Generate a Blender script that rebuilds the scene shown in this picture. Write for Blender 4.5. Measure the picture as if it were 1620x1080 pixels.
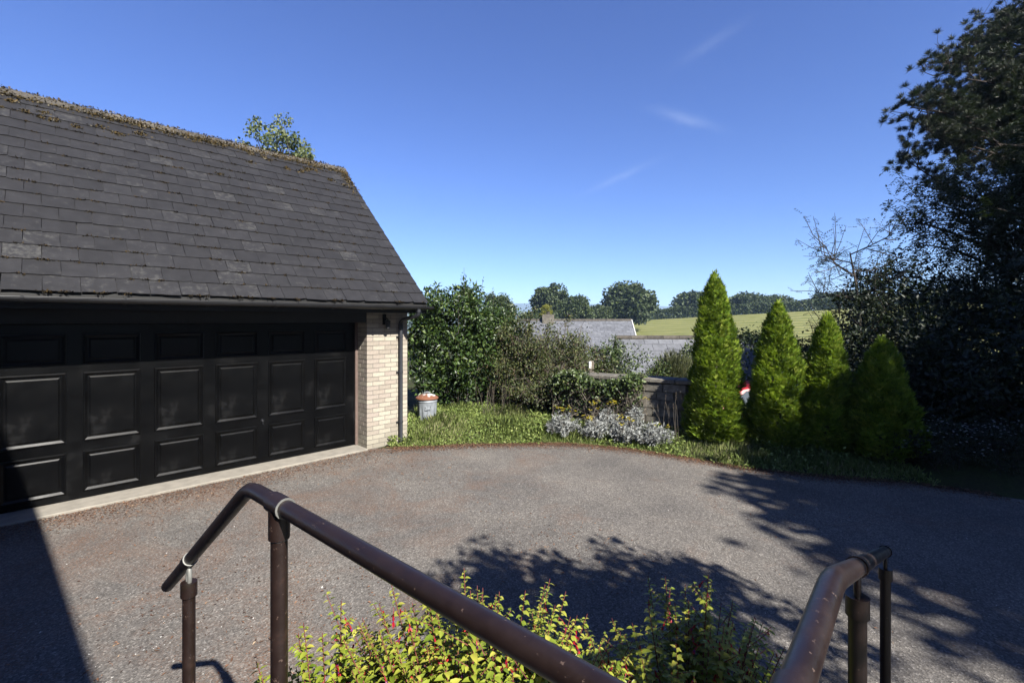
import bpy, bmesh, math, random
import numpy as np
from mathutils import Vector, Matrix

# ------------------------------------------------------------------ camera, sky, sun, exposure
sc = bpy.context.scene
for o in list(bpy.data.objects):
    bpy.data.objects.remove(o)
COL = sc.collection
R = math.radians
EYE = 2.15
F = 752.0                       # focal length in pixels of the 1620 px wide photograph
cam_d = bpy.data.cameras.new('camera')
cam_d.sensor_width = 36.0
cam_d.lens = F / 1620 * 36.0
cam_d.shift_y = -33.0 / 1620
cam_d.clip_start = 0.05
cam_d.clip_end = 12000
cam = bpy.data.objects.new('camera', cam_d)
COL.objects.link(cam)
cam.location = (0, 0, EYE)
cam.rotation_euler = (R(90), 0, 0)
sc.camera = cam

SUN_EL = R(40.0)
SUN_H = Vector((0.565, -0.825))
SUN = Vector((SUN_H.x * math.cos(SUN_EL), SUN_H.y * math.cos(SUN_EL), math.sin(SUN_EL))).normalized()
world = bpy.data.worlds.new('World')
sc.world = world
world.use_nodes = True
wn, wl = world.node_tree.nodes, world.node_tree.links
bg = wn['Background']
sky = wn.new('ShaderNodeTexSky')
sky.sky_type = 'NISHITA'
sky.sun_disc = False
sky.sun_elevation = SUN_EL
sky.sun_rotation = math.atan2(SUN_H.x, SUN_H.y)
sky.altitude = 100
sky.air_density = 1.0
sky.dust_density = 0.25
sky.ozone_density = 10.0
bg.inputs['Strength'].default_value = 0.053
# thin cirrus wisps, each a soft streak fixed in the sky
tc = wn.new('ShaderNodeTexCoord')
def wmath(op, a, b=None):
    n = wn.new('ShaderNodeMath'); n.operation = op
    for i, v in enumerate((a, b)):
        if v is None: continue
        if isinstance(v, (int, float)): n.inputs[i].default_value = v
        else: wl.new(v, n.inputs[i])
    return n.outputs[0]
def wdot(vec):
    n = wn.new('ShaderNodeVectorMath'); n.operation = 'DOT_PRODUCT'
    wl.new(tc.outputs['Generated'], n.inputs[0]); n.inputs[1].default_value = vec
    return n.outputs['Value']
wnoise = wn.new('ShaderNodeTexNoise'); wnoise.inputs['Scale'].default_value = 30; wnoise.inputs['Detail'].default_value = 9; wnoise.inputs['Roughness'].default_value = 0.65
wl.new(tc.outputs['Generated'], wnoise.inputs['Vector'])
wisp_sum = None
for (ax, az, ang, la, lw, amp) in ((0.366, 0.424, -23, 0.050, 0.0085, 0.10), (0.226, 0.302, 21, 0.055, 0.0065, 0.075),
                                   (0.414, 0.580, 22, 0.050, 0.009, 0.045), (0.75, 0.20, 3, 0.05, 0.005, 0.05)):
    c = Vector((ax, 1, az)).normalized()
    rt = Vector((0, 0, 1)).cross(c).normalized() * -1
    up = c.cross(rt).normalized()
    if up.z < 0: up = -up
    t = rt * math.cos(R(ang)) + up * math.sin(R(ang))
    b = -rt * math.sin(R(ang)) + up * math.cos(R(ang))
    u = wmath('SUBTRACT', wdot(t), t.dot(c)); v = wmath('SUBTRACT', wdot(b), b.dot(c))
    u2 = wmath('POWER', wmath('ABSOLUTE', wmath('DIVIDE', u, la)), 2.0)
    v = wmath('ADD', v, wmath('MULTIPLY', wmath('SUBTRACT', wnoise.outputs['Fac'], 0.5), lw * 1.6))
    v2 = wmath('POWER', wmath('ABSOLUTE', wmath('DIVIDE', v, lw)), 2.0)
    e = wmath('EXPONENT', wmath('MULTIPLY', wmath('ADD', u2, v2), -1.0))
    front = wmath('GREATER_THAN', wdot(c), 0.5)
    e = wmath('MULTIPLY', wmath('MULTIPLY', e, front), amp)
    e = wmath('MULTIPLY', e, wmath('ADD', wnoise.outputs['Fac'], 0.35))
    wisp_sum = e if wisp_sum is None else wmath('ADD', wisp_sum, e)
wmix = wn.new('ShaderNodeMixRGB')
wl.new(wisp_sum, wmix.inputs['Fac'])
whs = wn.new('ShaderNodeHueSaturation'); whs.inputs['Hue'].default_value = 0.515; whs.inputs['Saturation'].default_value = 1.03
wl.new(sky.outputs['Color'], whs.inputs['Color']); wl.new(whs.outputs['Color'], wmix.inputs['Color1'])
wmix.inputs['Color2'].default_value = (6.5, 7.2, 8.0, 1)
wl.new(wmix.outputs['Color'], bg.inputs['Color'])

sun_d = bpy.data.lights.new('sun', 'SUN')
sun_d.energy = 5.0
sun_d.angle = R(0.53)
sun_d.color = (1.0, 0.955, 0.88)
sun_o = bpy.data.objects.new('sun', sun_d)
COL.objects.link(sun_o)
sun_o.rotation_euler = (-SUN).to_track_quat('-Z', 'Y').to_euler()
sun_o.location = (20, -30, 30)

sc.view_settings.view_transform = 'Standard'
sc.view_settings.look = 'None'
sc.view_settings.exposure = 1.78
sc.view_settings.gamma = 1.0
sc.view_settings.use_curve_mapping = False
sc.cycles.use_denoising = True
sc.cycles.max_bounces = 6
sc.cycles.diffuse_bounces = 3
sc.cycles.glossy_bounces = 3
sc.cycles.transmission_bounces = 4
sc.cycles.transparent_max_bounces = 8
sc.cycles.volume_bounces = 0

rng = np.random.default_rng(7)
random.seed(7)

# ------------------------------------------------------------------ helpers
def at(px, py, Y):
    """world point that photograph pixel (px, py) shows when it lies Y metres ahead"""
    return Vector(((px - 810) * Y / F, Y, EYE + (507 - py) * Y / F))

def tag(o, label=None, cat=None, group=None, kind=None):
    if label: o['label'] = label
    if cat: o['category'] = cat
    if group: o['group'] = group
    if kind: o['kind'] = kind
    return o

def empty(name, loc=(0, 0, 0), rz=0, label=None, cat=None, group=None):
    o = bpy.data.objects.new(name, None)
    o.empty_display_size = 0.2
    o.location = loc; o.rotation_euler = (0, 0, rz)
    COL.objects.link(o)
    return tag(o, label, cat, group)

def link(name, me, parent=None, loc=None, rot=None):
    o = bpy.data.objects.new(name, me)
    COL.objects.link(o)
    if parent is not None: o.parent = parent
    if loc is not None: o.location = loc
    if rot is not None: o.rotation_euler = rot
    return o

def np_mesh(name, V, faces_idx, k, mat, rnd=None, smooth=False):
    """V (n,3); faces_idx (m,k) with constant k"""
    me = bpy.data.meshes.new(name)
    V = np.ascontiguousarray(V, dtype=np.float32); Fi = np.ascontiguousarray(faces_idx, dtype=np.int32)
    me.vertices.add(len(V)); me.vertices.foreach_set('co', V.ravel())
    me.loops.add(Fi.size); me.loops.foreach_set('vertex_index', Fi.ravel())
    me.polygons.add(len(Fi)); me.polygons.foreach_set('loop_start', np.arange(0, Fi.size, k, dtype=np.int32))
    if smooth: me.polygons.foreach_set('use_smooth', np.ones(len(Fi), dtype=bool))
    if rnd is not None:
        a = me.attributes.new('rnd', 'FLOAT', 'POINT'); a.data.foreach_set('value', np.ascontiguousarray(rnd, dtype=np.float32))
    me.update(calc_edges=True)
    me.materials.append(mat)
    return me

class MB:
    """collects boxes, prisms, tubes and lathes into one mesh"""
    def __init__(s): s.v = []; s.f = []; s.sm = []
    def add(s, vs, fs, smooth=False):
        b = len(s.v); s.v += [tuple(v) for v in vs]
        s.f += [tuple(i + b for i in f) for f in fs]; s.sm += [smooth] * len(fs)
    def box(s, x0, x1, y0, y1, z0, z1):
        s.add([(x0, y0, z0), (x1, y0, z0), (x1, y1, z0), (x0, y1, z0), (x0, y0, z1), (x1, y0, z1), (x1, y1, z1), (x0, y1, z1)],
              [(0, 3, 2, 1), (4, 5, 6, 7), (0, 1, 5, 4), (1, 2, 6, 5), (2, 3, 7, 6), (3, 0, 4, 7)])
    def tube(s, pts, rad, k=8, caps=True):
        pts = [Vector(p) for p in pts]; n = len(pts)
        if not hasattr(rad, '__len__'): rad = [rad] * n
        rings = []; prev = None
        for i, p in enumerate(pts):
            d = (pts[min(i + 1, n - 1)] - pts[max(i - 1, 0)])
            d = d.normalized() if d.length > 1e-9 else Vector((0, 0, 1))
            ref = prev if prev is not None else (Vector((1, 0, 0)) if abs(d.x) < 0.9 else Vector((0, 1, 0)))
            a = (ref - d * ref.dot(d))
            a = a.normalized() if a.length > 1e-6 else d.orthogonal().normalized()
            prev = a; b = d.cross(a)
            rings.append([p + (a * math.cos(2 * math.pi * j / k) + b * math.sin(2 * math.pi * j / k)) * rad[i] for j in range(k)])
        vs = [v for r in rings for v in r]; fs = []
        for i in range(n - 1):
            for j in range(k):
                fs.append((i * k + j, i * k + (j + 1) % k, (i + 1) * k + (j + 1) % k, (i + 1) * k + j))
        s.add(vs, fs, True)
        if caps:
            s.add(rings[0][::-1], [tuple(range(k))]); s.add(rings[-1], [tuple(range(k))])
    def lathe(s, prof, k=24, c=(0, 0, 0)):
        vs = []; fs = []
        for (r, z) in prof:
            for j in range(k):
                a = 2 * math.pi * j / k; vs.append((c[0] + r * math.cos(a), c[1] + r * math.sin(a), c[2] + z))
        for i in range(len(prof) - 1):
            for j in range(k):
                fs.append((i * k + j, i * k + (j + 1) % k, (i + 1) * k + (j + 1) % k, (i + 1) * k + j))
        s.add(vs, fs, True)
    def mesh(s, name, mat, bevel=0.0):
        me = bpy.data.meshes.new(name); me.from_pydata(s.v, [], s.f)
        me.polygons.foreach_set('use_smooth', s.sm)
        if bevel > 0:
            bm = bmesh.new(); bm.from_mesh(me)
            bmesh.ops.bevel(bm, geom=[e for e in bm.edges if e.calc_face_angle(0) > 0.6], offset=bevel, segments=1, affect='EDGES')
            bm.to_mesh(me); bm.free()
        me.update(); me.materials.append(mat)
        return me
    def build(s, name, mat, parent=None, loc=None, bevel=0.0):
        return link(name, s.mesh(name, mat, bevel), parent, loc)

# ------------------------------------------------------------------ materials
def newmat(name):
    m = bpy.data.materials.new(name); m.use_nodes = True
    nt = m.node_tree; b = nt.nodes['Principled BSDF']
    return m, nt.nodes, nt.links, b
def ramp(N, stops, interp='LINEAR'):
    r = N.new('ShaderNodeValToRGB'); r.color_ramp.interpolation = interp
    e = r.color_ramp.elements
    while len(e) > 1: e.remove(e[-1])
    for i, (p, c) in enumerate(stops):
        el = e[0] if i == 0 else e.new(p)
        el.position = p; el.color = (*c, 1) if len(c) == 3 else c
    return r
def noise(N, Lk, scale, detail=4, rough=0.55, coord=None, dist=0.0):
    n = N.new('ShaderNodeTexNoise'); n.inputs['Scale'].default_value = scale
    n.inputs['Detail'].default_value = detail; n.inputs['Roughness'].default_value = rough
    n.inputs['Distortion'].default_value = dist
    if coord is not None: Lk.new(coord, n.inputs['Vector'])
    return n
def coords(N, what='Object'):
    return N.new('ShaderNodeTexCoord').outputs[what]
def mixc(N, Lk, fac, a, b, mode='MIX'):
    n = N.new('ShaderNodeMixRGB'); n.blend_type = mode
    for i, v in ((0, fac), (1, a), (2, b)):
        if isinstance(v, (int, float)): n.inputs[i].default_value = v
        elif isinstance(v, tuple): n.inputs[i].default_value = (*v, 1)
        else: Lk.new(v, n.inputs[i])
    return n.outputs[0]
def bump(N, Lk, h, strength=0.3, dist=0.01, b=None):
    n = N.new('ShaderNodeBump'); n.inputs['Strength'].default_value = strength; n.inputs['Distance'].default_value = dist
    Lk.new(h, n.inputs['Height'])
    if b is not None: Lk.new(n.outputs[0], b.inputs['Normal'])
    return n.outputs[0]

def simple(name, c1, c2, scale=8, rough=0.7, bmp=0.2, bdist=0.005, spec=0.4, metal=0.0, coord='Object', objrand=0.0):
    m, N, Lk, b = newmat(name)
    co = coords(N, coord)
    n = noise(N, Lk, scale, 6, 0.6, co)
    r = ramp(N, [(0.3, c1), (0.7, c2)]); Lk.new(n.outputs['Fac'], r.inputs[0])
    c = r.outputs[0]
    if objrand:
        oi = N.new('ShaderNodeObjectInfo'); hv = N.new('ShaderNodeHueSaturation')
        mr = N.new('ShaderNodeMapRange'); mr.inputs['To Min'].default_value = 1 - objrand; mr.inputs['To Max'].default_value = 1 + objrand
        Lk.new(oi.outputs['Random'], mr.inputs[0]); Lk.new(mr.outputs[0], hv.inputs['Value']); Lk.new(c, hv.inputs['Color']); c = hv.outputs[0]
    Lk.new(c, b.inputs['Base Color'])
    b.inputs['Roughness'].default_value = rough; b.inputs['Specular IOR Level'].default_value = spec; b.inputs['Metallic'].default_value = metal
    n2 = noise(N, Lk, scale * 6, 4, 0.6, co)
    if bmp: bump(N, Lk, n2.outputs['Fac'], bmp, bdist, b)
    return m

def leafmat(name, stops, rough=0.5, transl=0.25, spec=0.3, tcol=None):
    m, N, Lk, b = newmat(name)
    a = N.new('ShaderNodeAttribute'); a.attribute_name = 'rnd'
    r = ramp(N, stops); Lk.new(a.outputs['Fac'], r.inputs[0])
    Lk.new(r.outputs[0], b.inputs['Base Color'])
    b.inputs['Roughness'].default_value = rough; b.inputs['Specular IOR Level'].default_value = spec
    if transl > 0:
        t = N.new('ShaderNodeBsdfTranslucent')
        cc = mixc(N, Lk, 0.5, r.outputs[0], tcol or (0.12, 0.2, 0.02))
        Lk.new(cc, t.inputs['Color'])
        mx = N.new('ShaderNodeMixShader'); mx.inputs[0].default_value = transl
        Lk.new(b.outputs[0], mx.inputs[1]); Lk.new(t.outputs[0], mx.inputs[2])
        Lk.new(mx.outputs[0], N['Material Output'].inputs['Surface'])
    return m

M = {}
# tarmac: pale worn aggregate, brown needle stains, pale scuffs
def m_tarmac():
    m, N, Lk, b = newmat('tarmac'); co = coords(N)
    v = N.new('ShaderNodeTexVoronoi'); v.inputs['Scale'].default_value = 85; Lk.new(co, v.inputs['Vector'])
    n1 = noise(N, Lk, 130, 3, 0.7, co)
    g = ramp(N, [(0.0, (0.030, 0.028, 0.025)), (0.35, (0.118, 0.109, 0.099)), (0.62, (0.215, 0.199, 0.181)), (0.85, (0.50, 0.47, 0.43))])
    mix = mixc(N, Lk, 0.5, v.outputs['Color'], n1.outputs['Fac'])
    bw = N.new('ShaderNodeRGBToBW'); Lk.new(mix, bw.inputs[0]); Lk.new(bw.outputs[0], g.inputs[0])
    n2 = noise(N, Lk, 0.9, 5, 0.6, co); r2 = ramp(N, [(0.35, (0.72, 0.72, 0.73)), (0.7, (1.12, 1.1, 1.07))]); Lk.new(n2.outputs['Fac'], r2.inputs[0])
    c = mixc(N, Lk, 1.0, g.outputs[0], r2.outputs[0], 'MULTIPLY')
    # brown stains where needles rot, mostly beside the garage
    n3 = noise(N, Lk, 1.1, 6, 0.68, co, 0.6); n4 = noise(N, Lk, 60, 3, 0.7, co)
    sx = N.new('ShaderNodeSeparateXYZ'); Lk.new(co, sx.inputs[0])
    mr = N.new('ShaderNodeMapRange'); mr.inputs['From Min'].default_value = -4.5; mr.inputs['From Max'].default_value = 1.0
    mr.inputs['To Min'].default_value = 0.13; mr.inputs['To Max'].default_value = -0.04; Lk.new(sx.outputs[0], mr.inputs[0])
    ad = N.new('ShaderNodeMath'); Lk.new(n3.outputs['Fac'], ad.inputs[0]); Lk.new(mr.outputs[0], ad.inputs[1])
    r3 = ramp(N, [(0.50, (0, 0, 0)), (0.70, (1, 1, 1))]); Lk.new(ad.outputs[0], r3.inputs[0])
    r4 = ramp(N, [(0.42, (0, 0, 0)), (0.6, (1, 1, 1))]); Lk.new(n4.outputs['Fac'], r4.inputs[0])
    f = mixc(N, Lk, 1.0, r3.outputs[0], r4.outputs[0], 'MULTIPLY')
    f = mixc(N, Lk, 1.0, f, (0.75, 0.75, 0.75), 'MULTIPLY')
    c = mixc(N, Lk, f, c, (0.19, 0.098, 0.056))
    n5 = noise(N, Lk, 2.6, 7, 0.75, co, 1.0); r5 = ramp(N, [(0.66, (0, 0, 0)), (0.8, (0.35, 0.35, 0.35))]); Lk.new(n5.outputs['Fac'], r5.inputs[0])
    c = mixc(N, Lk, r5.outputs[0], c, (0.3, 0.29, 0.27))
    Lk.new(c, b.inputs['Base Color']); b.inputs['Roughness'].default_value = 0.9; b.inputs['Specular IOR Level'].default_value = 0.2
    h = mixc(N, Lk, 0.5, v.outputs['Distance'], n1.outputs['Fac'])
    bump(N, Lk, h, 0.55, 0.012, b)
    return m
M['tarmac'] = m_tarmac()
def m_slate(name, base, lich):
    m, N, Lk, b = newmat(name); co = coords(N); oi = N.new('ShaderNodeObjectInfo')
    off = N.new('ShaderNodeVectorMath'); off.operation = 'ADD'
    sc_ = N.new('ShaderNodeVectorMath'); sc_.operation = 'SCALE'; sc_.inputs['Scale'].default_value = 13.0
    Lk.new(oi.outputs['Location'], sc_.inputs[0]); Lk.new(co, off.inputs[0]); Lk.new(sc_.outputs[0], off.inputs[1])
    n = noise(N, Lk, 7, 6, 0.62, off.outputs[0])
    r = ramp(N, [(0.3, tuple(c * 0.72 for c in base)), (0.7, tuple(c * 1.25 for c in base))]); Lk.new(n.outputs['Fac'], r.inputs[0])
    mr = N.new('ShaderNodeMapRange'); mr.inputs['To Min'].default_value = 0.86; mr.inputs['To Max'].default_value = 1.16
    Lk.new(oi.outputs['Random'], mr.inputs[0])
    hv = N.new('ShaderNodeHueSaturation'); Lk.new(mr.outputs[0], hv.inputs['Value']); Lk.new(r.outputs[0], hv.inputs['Color'])
    # lichen bloom: only on some slates, more on the tail edge
    n2 = noise(N, Lk, 14, 8, 0.75, off.outputs[0]); n3 = noise(N, Lk, 1.3, 2, 0.5, off.outputs[0])
    pw = N.new('ShaderNodeMath'); pw.operation = 'POWER'; pw.inputs[1].default_value = 5.0; Lk.new(oi.outputs['Random'], pw.inputs[0])
    ml = N.new('ShaderNodeMath'); ml.operation = 'MULTIPLY'; ml.inputs[1].default_value = 0.13; Lk.new(pw.outputs[0], ml.inputs[0])
    ad = N.new('ShaderNodeMath'); Lk.new(n2.outputs['Fac'], ad.inputs[0]); Lk.new(ml.outputs[0], ad.inputs[1])
    ad2 = N.new('ShaderNodeMath'); ad2.operation = 'MULTIPLY_ADD'; ad2.inputs[1].default_value = 0.25; Lk.new(n3.outputs['Fac'], ad2.inputs[0]); Lk.new(ad.outputs[0], ad2.inputs[2])
    r2 = ramp(N, [(0.72, (0, 0, 0)), (0.90, (0.75, 0.75, 0.75))]); Lk.new(ad2.outputs[0], r2.inputs[0])
    c = mixc(N, Lk, r2.outputs[0], hv.outputs[0], lich)
    Lk.new(c, b.inputs['Base Color']); b.inputs['Roughness'].default_value = 0.62; b.inputs['Specular IOR Level'].default_value = 0.25
    n4 = noise(N, Lk, 55, 4, 0.6, off.outputs[0]); bump(N, Lk, n4.outputs['Fac'], 0.35, 0.004, b)
    return m
M['slate'] = m_slate('slate', (0.021, 0.0205, 0.0222), (0.088, 0.087, 0.08))
M['slate_far'] = m_slate('pale_slate', (0.15, 0.157, 0.175), (0.24, 0.24, 0.225))
def m_brick():
    m, N, Lk, b = newmat('cream_brick'); co = coords(N); oi = N.new('ShaderNodeObjectInfo')
    r = ramp(N, [(0.0, (0.37, 0.325, 0.27)), (0.25, (0.46, 0.415, 0.34)), (0.5, (0.40, 0.345, 0.295)), (0.7, (0.48, 0.44, 0.36)), (0.9, (0.40, 0.345, 0.29))], 'CONSTANT')
    Lk.new(oi.outputs['Random'], r.inputs[0])
    n = noise(N, Lk, 22, 5, 0.65, co); r2 = ramp(N, [(0.3, (0.86, 0.85, 0.83)), (0.7, (1.05, 1.05, 1.05))]); Lk.new(n.outputs['Fac'], r2.inputs[0])
    c = mixc(N, Lk, 1.0, r.outputs[0], r2.outputs[0], 'MULTIPLY')
    # green-grey splash staining on the lowest courses
    sx = N.new('ShaderNodeSeparateXYZ'); Lk.new(oi.outputs['Location'], sx.inputs[0])
    mr = N.new('ShaderNodeMapRange'); mr.inputs['From Min'].default_value = 0.0; mr.inputs['From Max'].default_value = 0.45; mr.inputs['To Min'].default_value = 0.5; mr.inputs['To Max'].default_value = 0.0
    Lk.new(sx.outputs[2], mr.inputs[0])
    c = mixc(N, Lk, mr.outputs[0], c, (0.26, 0.25, 0.19))
    Lk.new(c, b.inputs['Base Color']); b.inputs['Roughness'].default_value = 0.85; b.inputs['Specular IOR Level'].default_value = 0.2
    n2 = noise(N, Lk, 120, 3, 0.6, co); bump(N, Lk, n2.outputs['Fac'], 0.4, 0.003, b)
    return m
M['brick'] = m_brick()
def m_brickwall(name, c1, c2, mortar, scale=1.0):
    m, N, Lk, b = newmat(name); co = coords(N)
    mp = N.new('ShaderNodeVectorMath'); mp.operation = 'ADD'
    sx = N.new('ShaderNodeSeparateXYZ'); Lk.new(co, sx.inputs[0]); cb = N.new('ShaderNodeCombineXYZ')
    ad = N.new('ShaderNodeMath'); Lk.new(sx.outputs[0], ad.inputs[0]); Lk.new(sx.outputs[1], ad.inputs[1])
    Lk.new(ad.outputs[0], cb.inputs[0]); Lk.new(sx.outputs[2], cb.inputs[1])
    bt = N.new('ShaderNodeTexBrick'); Lk.new(cb.outputs[0], bt.inputs['Vector'])
    bt.inputs['Scale'].default_value = 1.0 / scale; bt.inputs['Brick Width'].default_value = 0.225; bt.inputs['Row Height'].default_value = 0.075; bt.inputs['Mortar Size'].default_value = 0.006
    bt.inputs['Color1'].default_value = (*c1, 1); bt.inputs['Color2'].default_value = (*c2, 1); bt.inputs['Mortar'].default_value = (*mortar, 1)
    n = noise(N, Lk, 9, 5, 0.6, co); r2 = ramp(N, [(0.3, (0.8, 0.8, 0.8)), (0.7, (1.06, 1.06, 1.06))]); Lk.new(n.outputs['Fac'], r2.inputs[0])
    c = mixc(N, Lk, 1.0, bt.outputs['Color'], r2.outputs[0], 'MULTIPLY')
    Lk.new(c, b.inputs['Base Color']); b.inputs['Roughness'].default_value = 0.9
    bump(N, Lk, bt.outputs['Fac'], -0.5, 0.008, b)
    return m
M['brickwall'] = m_brickwall('cream_brickwork', (0.36, 0.31, 0.26), (0.31, 0.27, 0.225), (0.22, 0.20, 0.18))
M['mortar'] = simple('mortar', (0.19, 0.175, 0.155), (0.24, 0.22, 0.195), 30, 0.95, 0.3)
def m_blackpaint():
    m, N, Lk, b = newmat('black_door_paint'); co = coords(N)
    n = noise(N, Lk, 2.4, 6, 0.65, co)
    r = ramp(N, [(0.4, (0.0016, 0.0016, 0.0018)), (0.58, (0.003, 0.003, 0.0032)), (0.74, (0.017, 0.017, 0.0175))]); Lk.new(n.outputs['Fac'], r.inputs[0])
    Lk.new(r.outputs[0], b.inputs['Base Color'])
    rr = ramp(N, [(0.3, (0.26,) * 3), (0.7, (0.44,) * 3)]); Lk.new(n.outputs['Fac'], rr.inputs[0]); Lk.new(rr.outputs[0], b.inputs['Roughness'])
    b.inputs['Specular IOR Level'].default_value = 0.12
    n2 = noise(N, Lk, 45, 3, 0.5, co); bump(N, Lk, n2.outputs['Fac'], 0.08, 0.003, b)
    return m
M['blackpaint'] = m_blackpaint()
M['gutter'] = simple('grey_plastic_gutter', (0.012, 0.0125, 0.0145), (0.019, 0.0195, 0.022), 5, 0.38, 0.05, spec=0.45)
M['pipe'] = simple('slate_grey_downpipe', (0.018, 0.020, 0.025), (0.028, 0.031, 0.038), 6, 0.5, 0.06)
M['blacktimber'] = simple('black_stained_timber', (0.008, 0.008, 0.008), (0.016, 0.015, 0.014), 12, 0.6, 0.15)
M['frame'] = simple('bare_pinkish_frame_timber', (0.12, 0.08, 0.065), (0.17, 0.12, 0.10), 14, 0.8)
M['concrete'] = simple('sill_concrete', (0.24, 0.22, 0.185), (0.34, 0.31, 0.26), 9, 0.92, 0.4, 0.006)
M['step'] = simple('step_concrete', (0.22, 0.21, 0.195), (0.32, 0.305, 0.28), 7, 0.92, 0.4, 0.006)
M['moss'] = leafmat('brown_moss', [(0.0, (0.03, 0.026, 0.012)), (0.5, (0.085, 0.06, 0.022)), (0.8, (0.13, 0.09, 0.04)), (1.0, (0.20, 0.18, 0.13))], 0.95, 0.0, 0.1)
M['blackmoss'] = leafmat('black_moss', [(0.0, (0.012, 0.011, 0.008)), (0.7, (0.035, 0.026, 0.014)), (1.0, (0.10, 0.065, 0.025))], 0.95, 0.0, 0.1)
M['ridge'] = simple('ridge_tile_clay', (0.035, 0.030, 0.023), (0.11, 0.097, 0.078), 9, 0.9, 0.5, 0.01, objrand=0.3)
def m_rail():
    m, N, Lk, b = newmat('brown_rail_paint'); co = coords(N)
    n = noise(N, Lk, 9, 7, 0.7, co)
    r = ramp(N, [(0.3, (0.011, 0.006, 0.005)), (0.6, (0.020, 0.0105, 0.0085)), (0.72, (0.048, 0.022, 0.014))]); Lk.new(n.outputs['Fac'], r.inputs[0])
    n3 = noise(N, Lk, 60, 5, 0.7, co); r3 = ramp(N, [(0.645, (0, 0, 0)), (0.67, (1, 1, 1))]); Lk.new(n3.outputs['Fac'], r3.inputs[0])
    c = mixc(N, Lk, r3.outputs[0], r.outputs[0], (0.11, 0.075, 0.06))
    n5 = noise(N, Lk, 3.2, 4, 0.6, co, 1.0); r5 = ramp(N, [(0.62, (0, 0, 0)), (0.75, (0.3, 0.3, 0.3))]); Lk.new(n5.outputs['Fac'], r5.inputs[0])
    c = mixc(N, Lk, r5.outputs[0], c, (0.026, 0.027, 0.014))
    Lk.new(c, b.inputs['Base Color'])
    rr = ramp(N, [(0.3, (0.32,) * 3), (0.7, (0.5,) * 3)]); Lk.new(n.outputs['Fac'], rr.inputs[0]); Lk.new(rr.outputs[0], b.inputs['Roughness'])
    bump(N, Lk, n3.outputs['Fac'], 0.12, 0.002, b)
    return m
M['rail'] = m_rail()
M['whitemetal'] = simple('bare_galvanised_fitting', (0.16, 0.16, 0.15), (0.30, 0.30, 0.285), 20, 0.5, 0.1, metal=0.3)
M['whitepaint'] = simple('white_render', (0.70, 0.69, 0.66), (0.80, 0.79, 0.77), 3, 0.85, 0.15)
M['bark'] = simple('grey_bark', (0.045, 0.036, 0.028), (0.11, 0.092, 0.075), 14, 0.95, 0.6, 0.02)
M['pinebark'] = simple('pine_bark', (0.022, 0.015, 0.012), (0.05, 0.033, 0.025), 10, 0.95, 0.7, 0.03)
M['twig'] = simple('dead_twig', (0.10, 0.082, 0.062), (0.24, 0.205, 0.165), 8, 0.95, 0.3)
M['darkstem'] = simple('bramble_stem', (0.055, 0.04, 0.028), (0.11, 0.07, 0.045), 8, 0.9, 0.3)
M['redstem'] = simple('red_stem', (0.14, 0.03, 0.03), (0.22, 0.06, 0.05), 10, 0.6, 0.1)
def m_zinc():
    m, N, Lk, b = newmat('galvanised_bin'); co = coords(N)
    n = noise(N, Lk, 6, 6, 0.65, co); r = ramp(N, [(0.3, (0.20, 0.22, 0.24)), (0.6, (0.34, 0.37, 0.40)), (0.8, (0.44, 0.46, 0.48))]); Lk.new(n.outputs['Fac'], r.inputs[0])
    n2 = noise(N, Lk, 9, 7, 0.7, co); r2 = ramp(N, [(0.64, (0, 0, 0)), (0.72, (1, 1, 1))]); Lk.new(n2.outputs['Fac'], r2.inputs[0])
    c = mixc(N, Lk, r2.outputs[0], r.outputs[0], (0.14, 0.19, 0.16))
    Lk.new(c, b.inputs['Base Color']); b.inputs['Metallic'].default_value = 0.25; b.inputs['Roughness'].default_value = 0.6
    return m
M['zinc'] = m_zinc()
def m_rustlid():
    m, N, Lk, b = newmat('rusty_flaking_lid'); co = coords(N)
    n = noise(N, Lk, 11, 7, 0.7, co); sx = N.new('ShaderNodeSeparateXYZ'); Lk.new(co, sx.inputs[0])
    ad = N.new('ShaderNodeMath'); ad.operation = 'MULTIPLY_ADD'; ad.inputs[1].default_value = 3.2; Lk.new(sx.outputs[2], ad.inputs[0]); Lk.new(n.outputs['Fac'], ad.inputs[2])
    r = ramp(N, [(0.62, (0.20, 0.075, 0.035)), (0.70, (0.62, 0.61, 0.58))]); Lk.new(ad.outputs[0], r.inputs[0])
    Lk.new(r.outputs[0], b.inputs['Base Color']); b.inputs['Roughness'].default_value = 0.8
    bump(N, Lk, n.outputs['Fac'], 0.3, 0.006, b)
    return m
M['rustlid'] = m_rustlid()
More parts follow.
